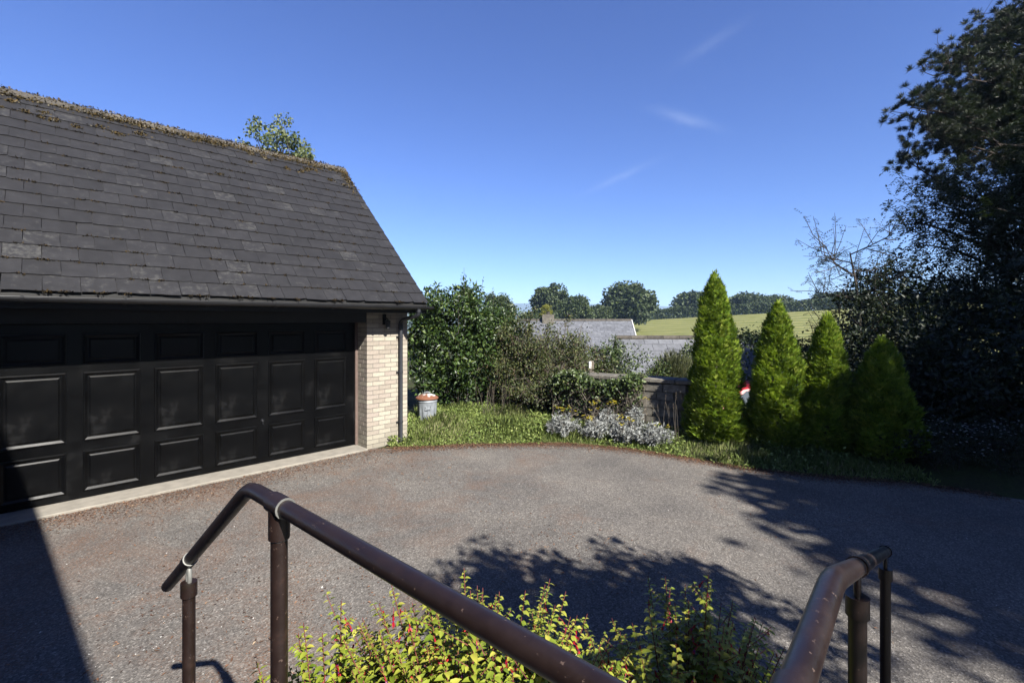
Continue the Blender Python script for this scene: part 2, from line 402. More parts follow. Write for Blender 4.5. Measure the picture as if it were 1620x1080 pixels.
def m_ground():
    m, N, Lk, b = newmat('soil_and_turf'); co = coords(N)
    n = noise(N, Lk, 1.2, 6, 0.65, co); n2 = noise(N, Lk, 24, 5, 0.7, co)
    r = ramp(N, [(0.35, (0.05, 0.042, 0.024)), (0.6, (0.055, 0.07, 0.022)), (0.8, (0.085, 0.11, 0.032))]); Lk.new(n.outputs['Fac'], r.inputs[0])
    r2 = ramp(N, [(0.3, (0.6, 0.6, 0.6)), (0.7, (1.25, 1.25, 1.2))]); Lk.new(n2.outputs['Fac'], r2.inputs[0])
    c = mixc(N, Lk, 1.0, r.outputs[0], r2.outputs[0], 'MULTIPLY')
    # far land: pasture and patchwork
    n3 = noise(N, Lk, 0.006, 3, 0.5, co); r3 = ramp(N, [(0.4, (0.045, 0.07, 0.022)), (0.55, (0.10, 0.13, 0.04)), (0.62, (0.19, 0.17, 0.075))], 'CONSTANT'); Lk.new(n3.outputs['Fac'], r3.inputs[0])
    sx = N.new('ShaderNodeSeparateXYZ'); Lk.new(co, sx.inputs[0])
    mr = N.new('ShaderNodeMapRange'); mr.inputs['From Min'].default_value = 160; mr.inputs['From Max'].default_value = 300; Lk.new(sx.outputs[1], mr.inputs[0])
    c = mixc(N, Lk, mr.outputs[0], c, r3.outputs[0])
    Lk.new(c, b.inputs['Base Color']); b.inputs['Roughness'].default_value = 0.95; b.inputs['Specular IOR Level'].default_value = 0.1
    bump(N, Lk, n2.outputs['Fac'], 0.6, 0.03, b)
    return m
M['ground'] = m_ground()
def m_field():
    m, N, Lk, b = newmat('mown_hay_field'); co = coords(N)
    sx = N.new('ShaderNodeSeparateXYZ'); Lk.new(co, sx.inputs[0])
    nd = noise(N, Lk, 0.05, 3, 0.5, co)
    # swaths run along x
    ma = N.new('ShaderNodeMath'); ma.operation = 'MULTIPLY_ADD'; ma.inputs[1].default_value = 5.0; Lk.new(nd.outputs['Fac'], ma.inputs[0]); Lk.new(sx.outputs[1], ma.inputs[2])
    md = N.new('ShaderNodeMath'); md.operation = 'MULTIPLY_ADD'; md.inputs[1].default_value = 0.05; Lk.new(sx.outputs[0], md.inputs[0]); Lk.new(ma.outputs[0], md.inputs[2])
    si = N.new('ShaderNodeMath'); si.operation = 'SINE'; mu = N.new('ShaderNodeMath'); mu.operation = 'MULTIPLY'; mu.inputs[1].default_value = 1.15; Lk.new(md.outputs[0], mu.inputs[0]); Lk.new(mu.outputs[0], si.inputs[0])
    cb = N.new('ShaderNodeCombineXYZ'); m1 = N.new('ShaderNodeMath'); m1.operation = 'MULTIPLY'; m1.inputs[1].default_value = 0.16; Lk.new(sx.outputs[0], m1.inputs[0])
    Lk.new(m1.outputs[0], cb.inputs[0]); Lk.new(sx.outputs[1], cb.inputs[1])
    n2 = noise(N, Lk, 1.1, 6, 0.7, cb.outputs[0])
    ad = N.new('ShaderNodeMath'); ad.operation = 'MULTIPLY_ADD'; ad.inputs[1].default_value = 0.12; Lk.new(si.outputs[0], ad.inputs[0]); Lk.new(n2.outputs['Fac'], ad.inputs[2])
    r = ramp(N, [(0.3, (0.105, 0.125, 0.035)), (0.5, (0.185, 0.195, 0.062)), (0.72, (0.30, 0.28, 0.115))]); Lk.new(ad.outputs[0], r.inputs[0])
    Lk.new(r.outputs[0], b.inputs['Base Color']); b.inputs['Roughness'].default_value = 0.95; b.inputs['Specular IOR Level'].default_value = 0.1
    return m
M['field'] = m_field()
M['hill'] = simple('hill_woods_and_fields', (0.04, 0.055, 0.025), (0.10, 0.115, 0.05), 0.006, 0.95, 0)
M['stone'] = simple('rendered_stone_wall', (0.10, 0.09, 0.075), (0.24, 0.22, 0.18), 5, 0.95, 0.8, 0.03)
M['block'] = simple('mossy_wall_block', (0.11, 0.10, 0.085), (0.25, 0.23, 0.19), 9, 0.95, 0.7, 0.015, objrand=0.25)

G = {  # leaf materials: rnd 0..1
 'laurel': leafmat('laurel_leaf', [(0, (0.018, 0.036, 0.010)), (0.6, (0.045, 0.085, 0.018)), (0.9, (0.085, 0.14, 0.03)), (1, (0.17, 0.22, 0.05))], 0.42, 0.15, 0.4),
 'bramble': leafmat('bramble_leaf', [(0, (0.030, 0.036, 0.014)), (0.5, (0.065, 0.085, 0.025)), (0.88, (0.12, 0.135, 0.04)), (0.93, (0.15, 0.17, 0.05)), (1, (0.11, 0.065, 0.04))], 0.6, 0.2),
 'dry': leafmat('dry_leaf', [(0, (0.10, 0.08, 0.05)), (0.7, (0.20, 0.165, 0.11)), (1, (0.15, 0.075, 0.05))], 0.8, 0.1),
 'ivy': leafmat('ivy_leaf', [(0, (0.03, 0.05, 0.014)), (0.7, (0.075, 0.115, 0.03)), (1, (0.14, 0.18, 0.05))], 0.45, 0.15),
 'grass': leafmat('grass_blade', [(0, (0.15, 0.21, 0.05)), (0.55, (0.27, 0.35, 0.09)), (0.8, (0.42, 0.45, 0.18)), (1, (0.62, 0.55, 0.35))], 0.6, 0.35),
 'weed': leafmat('weed_leaf', [(0, (0.12, 0.18, 0.035)), (0.6, (0.23, 0.31, 0.07)), (1, (0.38, 0.43, 0.13))], 0.55, 0.3),
 'litter': leafmat('pine_litter', [(0, (0.055, 0.032, 0.02)), (0.5, (0.15, 0.07, 0.038)), (0.85, (0.26, 0.135, 0.075)), (1, (0.40, 0.30, 0.2))], 0.9, 0.0),
 'cypress': leafmat('golden_cypress_spray', [(0, (0.075, 0.14, 0.014)), (0.4, (0.19, 0.32, 0.03)), (0.75, (0.34, 0.49, 0.05)), (1, (0.56, 0.66, 0.11))], 0.55, 0.35, tcol=(0.3, 0.4, 0.02)),
 'pine': leafmat('pine_needle', [(0, (0.008, 0.013, 0.005)), (0.75, (0.019, 0.031, 0.010)), (1, (0.06, 0.085, 0.022))], 0.5, 0.08),  # needle colour darkened to carry the shade of neighbouring trees
 'ash': leafmat('ash_leaf', [(0, (0.011, 0.016, 0.006)), (0.8, (0.024, 0.036, 0.012)), (1, (0.045, 0.06, 0.02))], 0.55, 0.15),  # tree shade is put into this leaf colour too
 'dark': leafmat('evergreen_leaf', [(0, (0.009, 0.015, 0.006)), (0.8, (0.020, 0.033, 0.011)), (1, (0.036, 0.05, 0.016))], 0.55, 0.1),  # leaf colour lowered to stand in for deep shade
 'oak': leafmat('oak_leaf', [(0, (0.026, 0.042, 0.012)), (0.6, (0.052, 0.078, 0.021)), (1, (0.095, 0.125, 0.035))], 0.6, 0.15),
 'birch': leafmat('birch_leaf', [(0, (0.07, 0.095, 0.03)), (0.6, (0.14, 0.18, 0.06)), (1, (0.26, 0.28, 0.12))], 0.5, 0.25),
 'yellowtree': leafmat('golden_leaf', [(0, (0.16, 0.18, 0.02)), (1, (0.38, 0.36, 0.05))], 0.6, 0.25),
 'broom': leafmat('broom_stem', [(0, (0.06, 0.075, 0.028)), (0.7, (0.115, 0.13, 0.05)), (1, (0.2, 0.2, 0.1))], 0.7, 0.1),
 'silver': leafmat('silver_leaf', [(0, (0.14, 0.15, 0.135)), (0.5, (0.33, 0.345, 0.33)), (1, (0.56, 0.575, 0.56))], 0.8, 0.1, 0.2, (0.4, 0.4, 0.38)),
 'yellow': leafmat('yellow_petal', [(0, (0.42, 0.32, 0.015)), (1, (0.55, 0.47, 0.04))], 0.6, 0.15, 0.2, (0.6, 0.5, 0.03)),
 'white': leafmat('white_petal', [(0, (0.6, 0.6, 0.58)), (1, (0.8, 0.8, 0.78))], 0.7, 0.1, 0.2, (0.6, 0.6, 0.6)),
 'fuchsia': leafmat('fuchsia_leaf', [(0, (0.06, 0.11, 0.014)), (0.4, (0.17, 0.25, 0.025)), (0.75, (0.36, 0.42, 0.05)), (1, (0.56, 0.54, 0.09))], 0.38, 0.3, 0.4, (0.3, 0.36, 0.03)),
 'red': leafmat('fuchsia_sepal', [(0, (0.42, 0.012, 0.03)), (0.7, (0.58, 0.03, 0.04)), (1, (0.62, 0.08, 0.07))], 0.4, 0.25, 0.4, (0.6, 0.03, 0.04)),
 'purple': leafmat('fuchsia_corolla', [(0, (0.12, 0.02, 0.22)), (1, (0.22, 0.05, 0.35))], 0.45, 0.2, 0.4, (0.2, 0.03, 0.3)),
 'chip': leafmat('pale_stone_chip', [(0, (0.35, 0.33, 0.3)), (1, (0.72, 0.70, 0.66))], 0.85, 0.0),
}

# ------------------------------------------------------------------ foliage helpers (numpy)
def unit(v): return v / np.maximum(np.linalg.norm(v, axis=1, keepdims=True), 1e-9)
def rdir(n, g=rng): return unit(g.normal(size=(n, 3)))
def leaf_arrays(C, A, Nn, L, W, fold=0.18, droop=0.12):
    """diamond leaves folded on the midrib: 4 verts, 2 tris"""
    n = len(C); L = np.broadcast_to(L, (n,))[:, None]; W = np.broadcast_to(W, (n,))[:, None]
    S = unit(np.cross(A, Nn)); Nn = unit(np.cross(S, A))
    b = C; tip = C + A * L - Nn * L * droop
    l = C + A * L * 0.45 + S * W * 0.5 + Nn * W * fold; r = C + A * L * 0.45 - S * W * 0.5 + Nn * W * fold
    V = np.stack([b, l, tip, r], 1).reshape(-1, 3)
    i = np.arange(n)[:, None] * 4
    Fc = np.concatenate([i + np.array([[0, 2, 1]]), i + np.array([[0, 3, 2]])], 0)
    return V, Fc
def curled_leaf_arrays(C, A, Nn, L, W, curl=0.35):
    """longer ovate leaf, 8 verts 8 tris, arching down to its point"""
    n = len(C); L = np.broadcast_to(L, (n,))[:, None]; W = np.broadcast_to(W, (n,))[:, None]
    S = unit(np.cross(A, Nn)); Nn = unit(np.cross(S, A))
    def p(t, w, f): return C + A * L * (t - 0.12 * curl * t * t) - Nn * L * curl * t * t + S * W * w + Nn * W * f
    V = np.stack([p(0, 0, 0), p(.33, .46, .16), p(.33, 0, 0), p(.33, -.46, .16), p(.68, .34, .12), p(.68, 0, 0), p(.68, -.34, .12), p(1.0, 0, 0)], 1).reshape(-1, 3)
    T = np.array([[0, 2, 1], [0, 3, 2], [1, 2, 5], [1, 5, 4], [2, 3, 6], [2, 6, 5], [4, 5, 7], [5, 6, 7]])
    Fc = (np.arange(n)[:, None, None] * 8 + T[None]).reshape(-1, 3)
    return V, Fc
def leaves(name, C, A, Nn, L, W, mat, parent=None, fold=0.18, droop=0.12, rnd=None, curled=False, kind=None, g=rng):
    n = len(C)
    V, Fc = curled_leaf_arrays(C, A, Nn, L, W) if curled else leaf_arrays(C, A, Nn, L, W, fold, droop)
    rr = g.random(n) if rnd is None else rnd
    me = np_mesh(name, V, Fc, 3, mat, np.repeat(rr, 8 if curled else 4))
    o = link(name, me, parent)
    if kind: o['kind'] = kind
    return o

def crown_points(centers, radii, per, g, flat=0.8):
    """points around clump centres, denser on each clump's shell"""
    n = len(centers) * per
    C0 = np.repeat(np.asarray(centers), per, 0); r0 = np.repeat(np.asarray(radii), per)[:, None]
    d = rdir(n, g); rr = g.random((n, 1)) ** 0.45
    P = C0 + d * rr * r0 * np.array([[1, 1, flat]])
    return P, d
def ell_clumps(n, c, r, g, inner=0.35, low=-0.85):
    d = rdir(n * 3, g); d = d[d[:, 2] > low][:n]
    rad = (inner + (1 - inner) * g.random((len(d), 1)) ** 0.6)
    return np.asarray(c)[None] + d * rad * np.asarray(r)[None]

def bent(p, q, g, sag=0.12, n=5):
    p = np.asarray(p, float); q = np.asarray(q, float); Ld = np.linalg.norm(q - p)
    off = g.normal(size=3) * Ld * sag
    return [tuple(p + (q - p) * t + off * math.sin(math.pi * t)) for t in np.linspace(0, 1, n)]

def tree(name, label, cat, base, crown_c, crown_r, trunk_r, n_clumps, clump_r, per, leafL, leafW, leafm, barkm='bark',
         seed=1, group=None, n_limbs=30, inner=0.35, low=-0.85, upn=0.5, trunk_top=0.5, hang=0.2):
    g = np.random.default_rng(seed)
    base = np.asarray(base, float); cc = np.asarray(crown_c, float)
    root = empty(name, tuple(base), 0, label, cat, group)
    cl = ell_clumps(n_clumps, cc - base, crown_r, g, inner, low)
    top = (cc - base) + np.array([0, 0, crown_r[2] * trunk_top])
    tb = MB()
    tp = bent((0, 0, -0.15), top, g, 0.03, 7)
    tb.tube(tp, [trunk_r * (1.15 - 0.95 * i / 6) for i in range(7)], 8)
    for c in cl[:n_limbs]:
        k = int(g.integers(2, 6)); s = tp[k]
        if s[2] > c[2] + 0.3 * crown_r[2]: s = tp[max(1, k - 2)]
        tb.tube(bent(s, c, g, 0.1, 5), [trunk_r * f for f in (0.34, 0.26, 0.18, 0.11, 0.04)], 5, False)
    tb.build('trunk', M[barkm], root)
    rad = clump_r * (0.6 + 0.8 * g.random(len(cl)))
    P, d = crown_points(cl, rad, per, g)
    A = unit(d * 0.7 + rdir(len(P), g) * 0.8 + np.array([[0, 0, -hang]]))
    Nn = unit(rdir(len(P), g) + d * 0.5 + np.array([[0, 0, upn]]))
    s = leafL * (0.65 + 0.7 * g.random(len(P)))
    leaves('crown', P, A, Nn, s, s * (leafW / leafL), G[leafm], root, g=g)
    return root

def shrub(name, label, base, r, leafL, leafW, n_clumps, clump_r, per, leafm, stemm='bark', seed=1, group=None, cat='shrub', n_stems=14, low=-0.5, inner=0.5, stem_r=0.02, upn=0.5):
    """many stemmed shrub: r = (rx, ry, height)"""
    g = np.random.default_rng(seed)
    root = empty(name, tuple(base), 0, label, cat, group)
    c = np.array([0, 0, r[2] * 0.5])
    cl = ell_clumps(n_clumps, c, (r[0], r[1], r[2] * 0.5), g, inner, -1.0)
    cl[:, 2] = np.maximum(cl[:, 2], clump_r * 0.5)
    tb = MB()
    for q in cl[:n_stems]:
        tb.tube(bent((g.normal() * 0.12, g.normal() * 0.12, -0.1), q, g, 0.12, 5), [stem_r, stem_r * .8, stem_r * .6, stem_r * .4, stem_r * .2], 5, False)
    tb.build('stems', M[stemm], root)
    rad = clump_r * (0.6 + 0.8 * g.random(len(cl)))
    P, d = crown_points(cl, rad, per, g)
    P[:, 2] = np.maximum(P[:, 2], 0.02)
    A = unit(d * 0.8 + rdir(len(P), g) * 0.7)
    Nn = unit(rdir(len(P), g) + d * 0.5 + np.array([[0, 0, upn]]))
    s = leafL * (0.65 + 0.7 * g.random(len(P)))
    leaves('foliage', P, A, Nn, s, s * (leafW / leafL), G[leafm], root, g=g)
    return root

# ------------------------------------------------------------------ terrain
EX = [-9, -1.95, -0.55, 0.99, 1.99, 2.82, 3.38, 4.25, 5.25, 6.15, 9, 16]
EY = [7.9, 7.98, 8.2, 8.25, 7.89, 7.32, 6.88, 6.52, 6.27, 5.71, 4.6, 3.6]
def edge(x): return np.interp(x, EX, EY)
def sstep(a, b, t):
    t = np.clip((t - a) / (b - a), 0, 1); return t * t * (3 - 2 * t)
def height(x, y):
    x = np.asarray(x, float); y = np.asarray(y, float)
    z = 0.13 * sstep(0.05, 1.2, y - edge(x)) * (x > -9)
    y0 = 10.6 + np.maximum(0, -x - 0.3) * 2.0 + np.maximum(0, x - 7) * 0.8
    z = z - 1.05 * sstep(0, 1.6, y - y0)
    z = z - 1.7 * sstep(18, 55, y)
    z150 = np.clip(2.0 + 0.056 * (x - 38), -9, 14)
    z = z + (z150 + 2.6) * sstep(0, 1, np.clip((y - 55) / 190, 0, 0.5)) * 2 * 1.0
    z = z - 46 * sstep(158, 900, y) + 0 * x
    z = z - 0.02 * np.maximum(0, -x - 30)
    return z
def hz(x, y): return float(height(x, y))
xs = np.unique(np.concatenate([np.linspace(-3600, -300, 12), np.linspace(-300, -40, 14), np.linspace(-40, -10, 16), np.linspace(-10, 20, 76), np.linspace(20, 60, 21), np.linspace(60, 300, 31), np.linspace(300, 3600, 12)]))
ys = np.unique(np.concatenate([np.linspace(-400, -30, 8), np.linspace(-30, 5, 12), np.linspace(5, 20, 61), np.linspace(20, 60, 21), np.linspace(60, 170, 45), np.linspace(170, 900, 30), np.linspace(900, 3700, 16)]))
Xg, Yg = np.meshgrid(xs, ys)
Zg = height(Xg, Yg) - 0.012
nx, ny = len(xs), len(ys)
idx = np.arange(nx * ny).reshape(ny, nx)
Fq = np.stack([idx[:-1, :-1], idx[:-1, 1:], idx[1:, 1:], idx[1:, :-1]], -1).reshape(-1, 4)
o = link('ground', np_mesh('ground', np.stack([Xg, Yg, Zg], -1).reshape(-1, 3), Fq, 4, M['ground'], smooth=True)); o['kind'] = 'structure'

# mown field, draped just above the ground
fx = np.linspace(2, 190, 60); fy = np.linspace(62, 152, 46)
Xf, Yf = np.meshgrid(fx, fy); Zf = height(Xf, Yf) + 0.05
idx = np.arange(Xf.size).reshape(Xf.shape)
Fq = np.stack([idx[:-1, :-1], idx[:-1, 1:], idx[1:, 1:], idx[1:, :-1]], -1).reshape(-1, 4)
o = link('field', np_mesh('field', np.stack([Xf, Yf, Zf], -1).reshape(-1, 3), Fq, 4, M['field'], smooth=True)); o['kind'] = 'structure'

# tarmac driveway
dx = np.concatenate([np.linspace(-9, 16, 126)])
top = np.stack([dx, edge(dx) + 0.03 * np.sin(dx * 5.1) + 0.02 * np.sin(dx * 13.7 + 1)], -1)
V = []
for i in range(len(dx)):
    V.append((dx[i], -6.0, 0.0)); V.append((dx[i], top[i, 1], 0.0))
Fq = [(2 * i, 2 * i + 2, 2 * i + 3, 2 * i + 1) for i in range(len(dx) - 1)]
o = link('driveway', np_mesh('driveway', np.array(V), np.array(Fq), 4, M['tarmac'])); o['kind'] = 'structure'

# far hills
def hills(name, y0, y1, x0, x1, prof, seed):
    g = np.random.default_rng(seed); X = np.linspace(x0, x1, 160); T = np.linspace(0, 1, 14)
    ph = g.random(6) * 6
    Hh = prof(X) + sum(3.0 / (k + 1) * np.sin(X / (260.0 / (k + 1)) + ph[k]) for k in range(6)) * 1.2
    Xh, Th = np.meshgrid(X, T)
    Zh = -48 + (Hh[None] + 48) * np.sin(Th * math.pi) ** 0.8
    Yh = y0 + (y1 - y0) * Th
    idx = np.arange(Xh.size).reshape(Xh.shape)
    Fq = np.stack([idx[:-1, :-1], idx[:-1, 1:], idx[1:, 1:], idx[1:, :-1]], -1).reshape(-1, 4)
    o = link(name, np_mesh(name, np.stack([Xh, Yh, Zh], -1).reshape(-1, 3), Fq, 4, M['hill'], smooth=True)); o['kind'] = 'structure'
hills('hills', 2300, 3500, -3000, 3000, lambda X: 92 + 12 * np.sin(X / 420 + 1.0) - 30 * np.clip((X - 900) / 1500, 0, 1), 3)
hills('hills', 1150, 1600, -1400, 260, lambda X: 34 - 45 * np.clip((X - 40) / 160, 0, 1), 5)

# ------------------------------------------------------------------ garage
W0 = Vector((-1.859, 8.473, 0))
GL = 6.62            # length of the front wall
garage = empty('garage', W0, R(45), 'low cream brick double garage with mossy slate roof and black panelled door', 'garage')
OPX0, OPX1, REV = -5.83, -0.7875, 0.335
APY, APZ = 2.76, 5.46        # ridge
EVY, EVZ = -0.40, 2.45       # slate edge at the eave
pier = MB(); pier.box(OPX1 + 0.006, -0.006, 0.006, REV + 0.02, -0.2, 2.40)
pier = pier.build('pier', M['mortar'], garage)
def boxmesh(name, a, b, c, mat):
    m = MB(); m.box(0, a, 0, b, 0, c); return m.mesh(name, mat)
bk_s = boxmesh('brick', 0.215, 0.1025, 0.065, M['brick'])       # stretcher along x
bk_h = boxmesh('brick_header', 0.1025, 0.215, 0.065, M['brick'])  # brick running inwards
for k in range(32):
    z = 0.005 + k * 0.075
    j = lambda: random.uniform(-0.0015, 0.0015)
    if k % 2 == 0:
        link('brick', bk_h, pier, (OPX1 + j(), j(), z))
        link('brick', boxmesh('brick_half', 0.1025, 0.1025, 0.065, M['brick']) if k == 0 else bpy.data.meshes['brick_half'], pier, (OPX1 + j(), 0.225, z))
        for i in range(3): link('brick', bk_s, pier, (OPX1 + 0.1125 + i * 0.225 + j(), j(), z))
    else:
        for i in range(3): link('brick', bk_s, pier, (OPX1 + i * 0.225 + j(), j(), z))
        link('brick', bk_h, pier, (OPX1 + j(), 0.1125, z))
        link('brick', bk_h, pier, (OPX1 + 0.675 + j(), j(), z))
w = MB()
w.box(-0.1025, -0.003, 0.35, 5.9, -1.6, 2.5)            # right gable wall below the eave
w.add([(-0.1025, 0.1, 2.5), (-0.1025, 5.4, 2.5), (-0.1025, APY, APZ - 0.16), (-0.003, 0.1, 2.5), (-0.003, 5.4, 2.5), (-0.003, APY, APZ - 0.16)],
      [(0, 2, 1), (3, 4, 5), (0, 3, 5, 2), (1, 2, 5, 4), (0, 1, 4, 3)])
w.box(-GL, -GL + 0.1025, 0.35, 5.9, -0.3, 2.5)
w.add([(-GL, 0.1, 2.5), (-GL, 5.4, 2.5), (-GL, APY, APZ - 0.16), (-GL + .1, 0.1, 2.5), (-GL + .1, 5.4, 2.5), (-GL + .1, APY, APZ - 0.16)],
      [(0, 2, 1), (3, 4, 5), (0, 3, 5, 2), (1, 2, 5, 4), (0, 1, 4, 3)])
w.box(-GL, 0, 5.9, 6.0, -1.6, 2.5)
w.box(-GL, OPX0, 0, 0.348, -0.3, 2.4)
w.build('wall', M['brickwall'], garage)
m = MB(); m.box(OPX0, OPX1 + 0.001, 0.02, REV + 0.03, 2.12, 2.40); m.box(-GL - 0.1, 0.12, -0.35, 0.33, 2.405, 2.43)
m.build('soffit', M['blacktimber'], garage)
m = MB(); m.box(-GL - 0.15, 0.15, -0.375, -0.352, 2.275, 2.45); m.build('fascia', M['blacktimber'], garage)
m = MB()
# barge board on the gable
sl = Vector((0, APY - EVY, APZ - EVZ)).normalized()
m.add([(0.12, EVY + 0.02, EVZ - 0.02), (0.145, EVY + 0.02, EVZ - 0.02), (0.145, APY, APZ - 0.03), (0.12, APY, APZ - 0.03),
       (0.12, EVY + 0.02, EVZ - 0.19), (0.145, EVY + 0.02, EVZ - 0.19), (0.145, APY, APZ - 0.20), (0.12, APY, APZ - 0.20)],
      [(0, 1, 2, 3), (4, 7, 6, 5), (0, 4, 5, 1), (1, 5, 6, 2), (3, 2, 6, 7), (0, 3, 7, 4)])
m.build('barge_board', M['blacktimber'], garage)
# sill
m = MB(); m.box(OPX0, OPX1 - 0.004, -0.05, REV + 0.05, -0.08, 0.028); m.build('sill', M['concrete'], garage, bevel=0.008)
# door frame
m = MB(); m.box(OPX1 - 0.045, OPX1 - 0.002, REV - 0.022, REV + 0.03, 0.03, 2.115); m.box(OPX0 + 0.002, OPX0 + 0.045, REV - 0.075, REV + 0.03, 0.03, 2.115)
m.build('door_frame', M['frame'], garage)
# door with three rows of raised and fielded panels
DX1 = OPX1 - 0.047; DX0 = OPX0 + 0.047
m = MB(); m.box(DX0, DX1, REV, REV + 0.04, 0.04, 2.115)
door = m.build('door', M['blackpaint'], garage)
def panel_mesh(name, wd, ht):
    rings = [(0.0, 0.0), (0.004, 0.013), (0.016, 0.015), (0.042, 0.002), (0.054, 0.002), (0.070, 0.011)]
    vs = []; fs = []
    for (ins, dp) in rings:
        x, z = wd / 2 - ins, ht / 2 - ins
        vs += [(-x, -dp - 0.001, -z), (x, -dp - 0.001, -z), (x, -dp - 0.001, z), (-x, -dp - 0.001, z)]
    for i in range(len(rings) - 1):
        for j in range(4):
            fs.append((i * 4 + j, i * 4 + (j + 1) % 4, i * 4 + 4 + (j + 1) % 4, i * 4 + 4 + j))
    n = len(rings) - 1
    fs.append((n * 4, n * 4 + 1, n * 4 + 2, n * 4 + 3))
    mm = MB(); mm.add(vs, fs); return mm.mesh(name, M['blackpaint'])
p_lo, p_mid, p_hi = panel_mesh('panel_low', 0.545, 0.485), panel_mesh('panel_tall', 0.545, 0.825), panel_mesh('panel_top', 0.545, 0.36)
for k in range(7):
    xc = -1.254 - 0.69 * k
    if xc - 0.28 < DX0: break
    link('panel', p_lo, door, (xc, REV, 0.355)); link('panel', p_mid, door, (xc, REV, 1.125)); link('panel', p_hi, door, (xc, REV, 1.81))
m = MB(); m.lathe([(0.0, 0.0), (0.026, 0.0), (0.026, 0.008), (0.012, 0.014), (0.012, 0.03), (0, 0.03)], 12)
m.tube([(0, 0, 0.03), (0.0, -0.05, 0.03)], 0.008, 6)
hd = m.build('handle', M['whitemetal'], door, (-2.30, REV - 0.002, 0.66)); hd.rotation_euler = (R(90), 0, 0); hd.data.materials[0] = M['gutter']
# gutter
gt = MB(); k = 10; prof = [(-0.056 * math.cos(math.pi * i / k), -0.056 * math.sin(math.pi * i / k)) for i in range(k + 1)]
gx0, gx1 = -GL - 0.2, 0.185
def half(r): return [(r * -math.cos(math.pi * i / k), -r * math.sin(math.pi * i / k)) for i in range(k + 1)]
GCY, GCZ = EVY - 0.075, EVZ - 0.062
vs = []
for x in (gx0, gx1):
    for (yy, zz) in half(0.057) + half(0.052)[::-1]: vs.append((x, GCY + yy, GCZ + zz))
n = 2 * (k + 1); gt.add(vs, [(i, (i + 1) % n, n + (i + 1) % n, n + i) for i in range(n)], True)
gt.add([(gx1, GCY + a, GCZ + b) for a, b in half(0.057)], [tuple(range(k + 1))])
gt.tube([(gx0, GCY - 0.057, GCZ), (gx1, GCY - 0.057, GCZ)], 0.006, 6)
gutter = gt.build('gutter', M['gutter'], garage)
br = MB(); vs = []
for x in (-0.014, 0.014):
    for (yy, zz) in half(0.066): vs.append((x, yy, zz))
br.add(vs, [(i, i + 1, k + 2 + i, k + 1 + i) for i in range(k)])
br.box(-0.014, 0.014, 0.05, 0.09, -0.02, 0.012); br.box(-0.012, 0.012, -0.07, -0.055, -0.012, 0.012)
brm = br.mesh('bracket', M['gutter'])
for i in range(9): link('bracket', brm, gutter, (0.02 - i * 0.80, GCY, GCZ))
# downpipe with swan neck
dp = MB(); PX, PY = -0.175, -0.055
dp.tube([(-0.09, GCY, GCZ - 0.05), (-0.09, GCY, GCZ - 0.13), (-0.10, GCY + 0.03, GCZ - 0.16), (PX + 0.01, PY - 0.06, 2.17), (PX, PY, 2.12), (PX, PY, 2.05), (PX, PY, 0.10), (PX, PY - 0.015, 0.035)], [0.034, 0.034, 0.033, 0.033, 0.034, 0.034, 0.034, 0.036], 12)
dp.tube([(PX, PY, 2.0), (PX, PY, 2.09)], 0.041, 12); dp.tube([(-0.09, GCY, GCZ - 0.045), (-0.09, GCY, GCZ - 0.10)], 0.041, 12)
down = dp.build('downpipe', M['pipe'], garage)
cb = MB(); cb.tube([(0, 0, -0.015), (0, 0, 0.015)], 0.039, 12); cb.box(-0.06, 0.06, 0.03, 0.05, -0.013, 0.013)
cbm = cb.mesh('clip', M['pipe'])
for z in (0.38, 1.25, 1.87): link('clip', cbm, down, (PX, PY, z))
# roof: deck, slates, ridge tiles, moss
SL = math.hypot(APY - EVY, APZ - EVZ); SA = math.atan2(APZ - EVZ, APY - EVY)
RX0, RX1 = -GL - 0.15, 0.165
m = MB()
m.add([(RX0, EVY + .03, EVZ - 0.02), (RX1 - .01, EVY + .03, EVZ - 0.02), (RX1 - .01, APY, APZ - 0.02), (RX0, APY, APZ - 0.02), (RX0, 2 * APY - EVY, EVZ - 0.02), (RX1 - .01, 2 * APY - EVY, EVZ - 0.02)],
      [(0, 1, 2, 3), (3, 2, 5, 4)])
m.add([(RX0, EVY + .03, EVZ - 0.05), (RX1 - .01, EVY + .03, EVZ - 0.05), (RX1 - .01, APY, APZ - 0.06), (RX0, APY, APZ - 0.06), (RX0, 2 * APY - EVY, EVZ - 0.05), (RX1 - .01, 2 * APY - EVY, EVZ - 0.05)],
      [(3, 2, 1, 0), (4, 5, 2, 3)])
roof = m.build('roof', M['slate'], garage)
def slate_mesh(name, wd, seed):
    r_ = random.Random(seed); vs = []; L_ = 0.345; t = 0.0065
    xs_ = [0, wd * 0.3, wd * 0.68, wd]
    tail = [r_.uniform(-0.004, 0.004) for _ in xs_]
    if seed % 3 == 0: tail[-1] += 0.018
    for (dz0, dz1) in ((0.0, 0.0), (t, t)):
        for x, tl in zip(xs_, tail): vs.append((x, tl, 0.0075 + dz0))
        for x in xs_: vs.append((x, L_, -0.0065 + dz1))
    fs = []
    for i in range(3):
        fs.append((8 + i, 8 + i + 1, 12 + i + 1, 12 + i))        # top
        fs.append((i, 8 + i, 8 + i + 1, i + 1)[::-1])             # tail face
        fs.append((i + 1, i, 4 + i, 4 + i + 1))
    fs.append((0, 4, 12, 8)[::-1]); fs.append((3, 11, 15, 7)[::-1])
    mm = MB(); mm.add(vs, fs); return mm.mesh(name, M['slate'])
SW = 0.30; NR = 17; GA = SL / NR
full = [slate_mesh('slate', SW - 0.005, s) for s in range(1, 7)]
gm = Matrix.Translation(W0) @ Matrix.Rotation(R(45), 4, 'Z')
def slope_pt(u, v, h=0.0): return Vector((u, EVY + v * math.cos(SA) - h * math.sin(SA), EVZ + v * math.sin(SA) + h * math.cos(SA)))
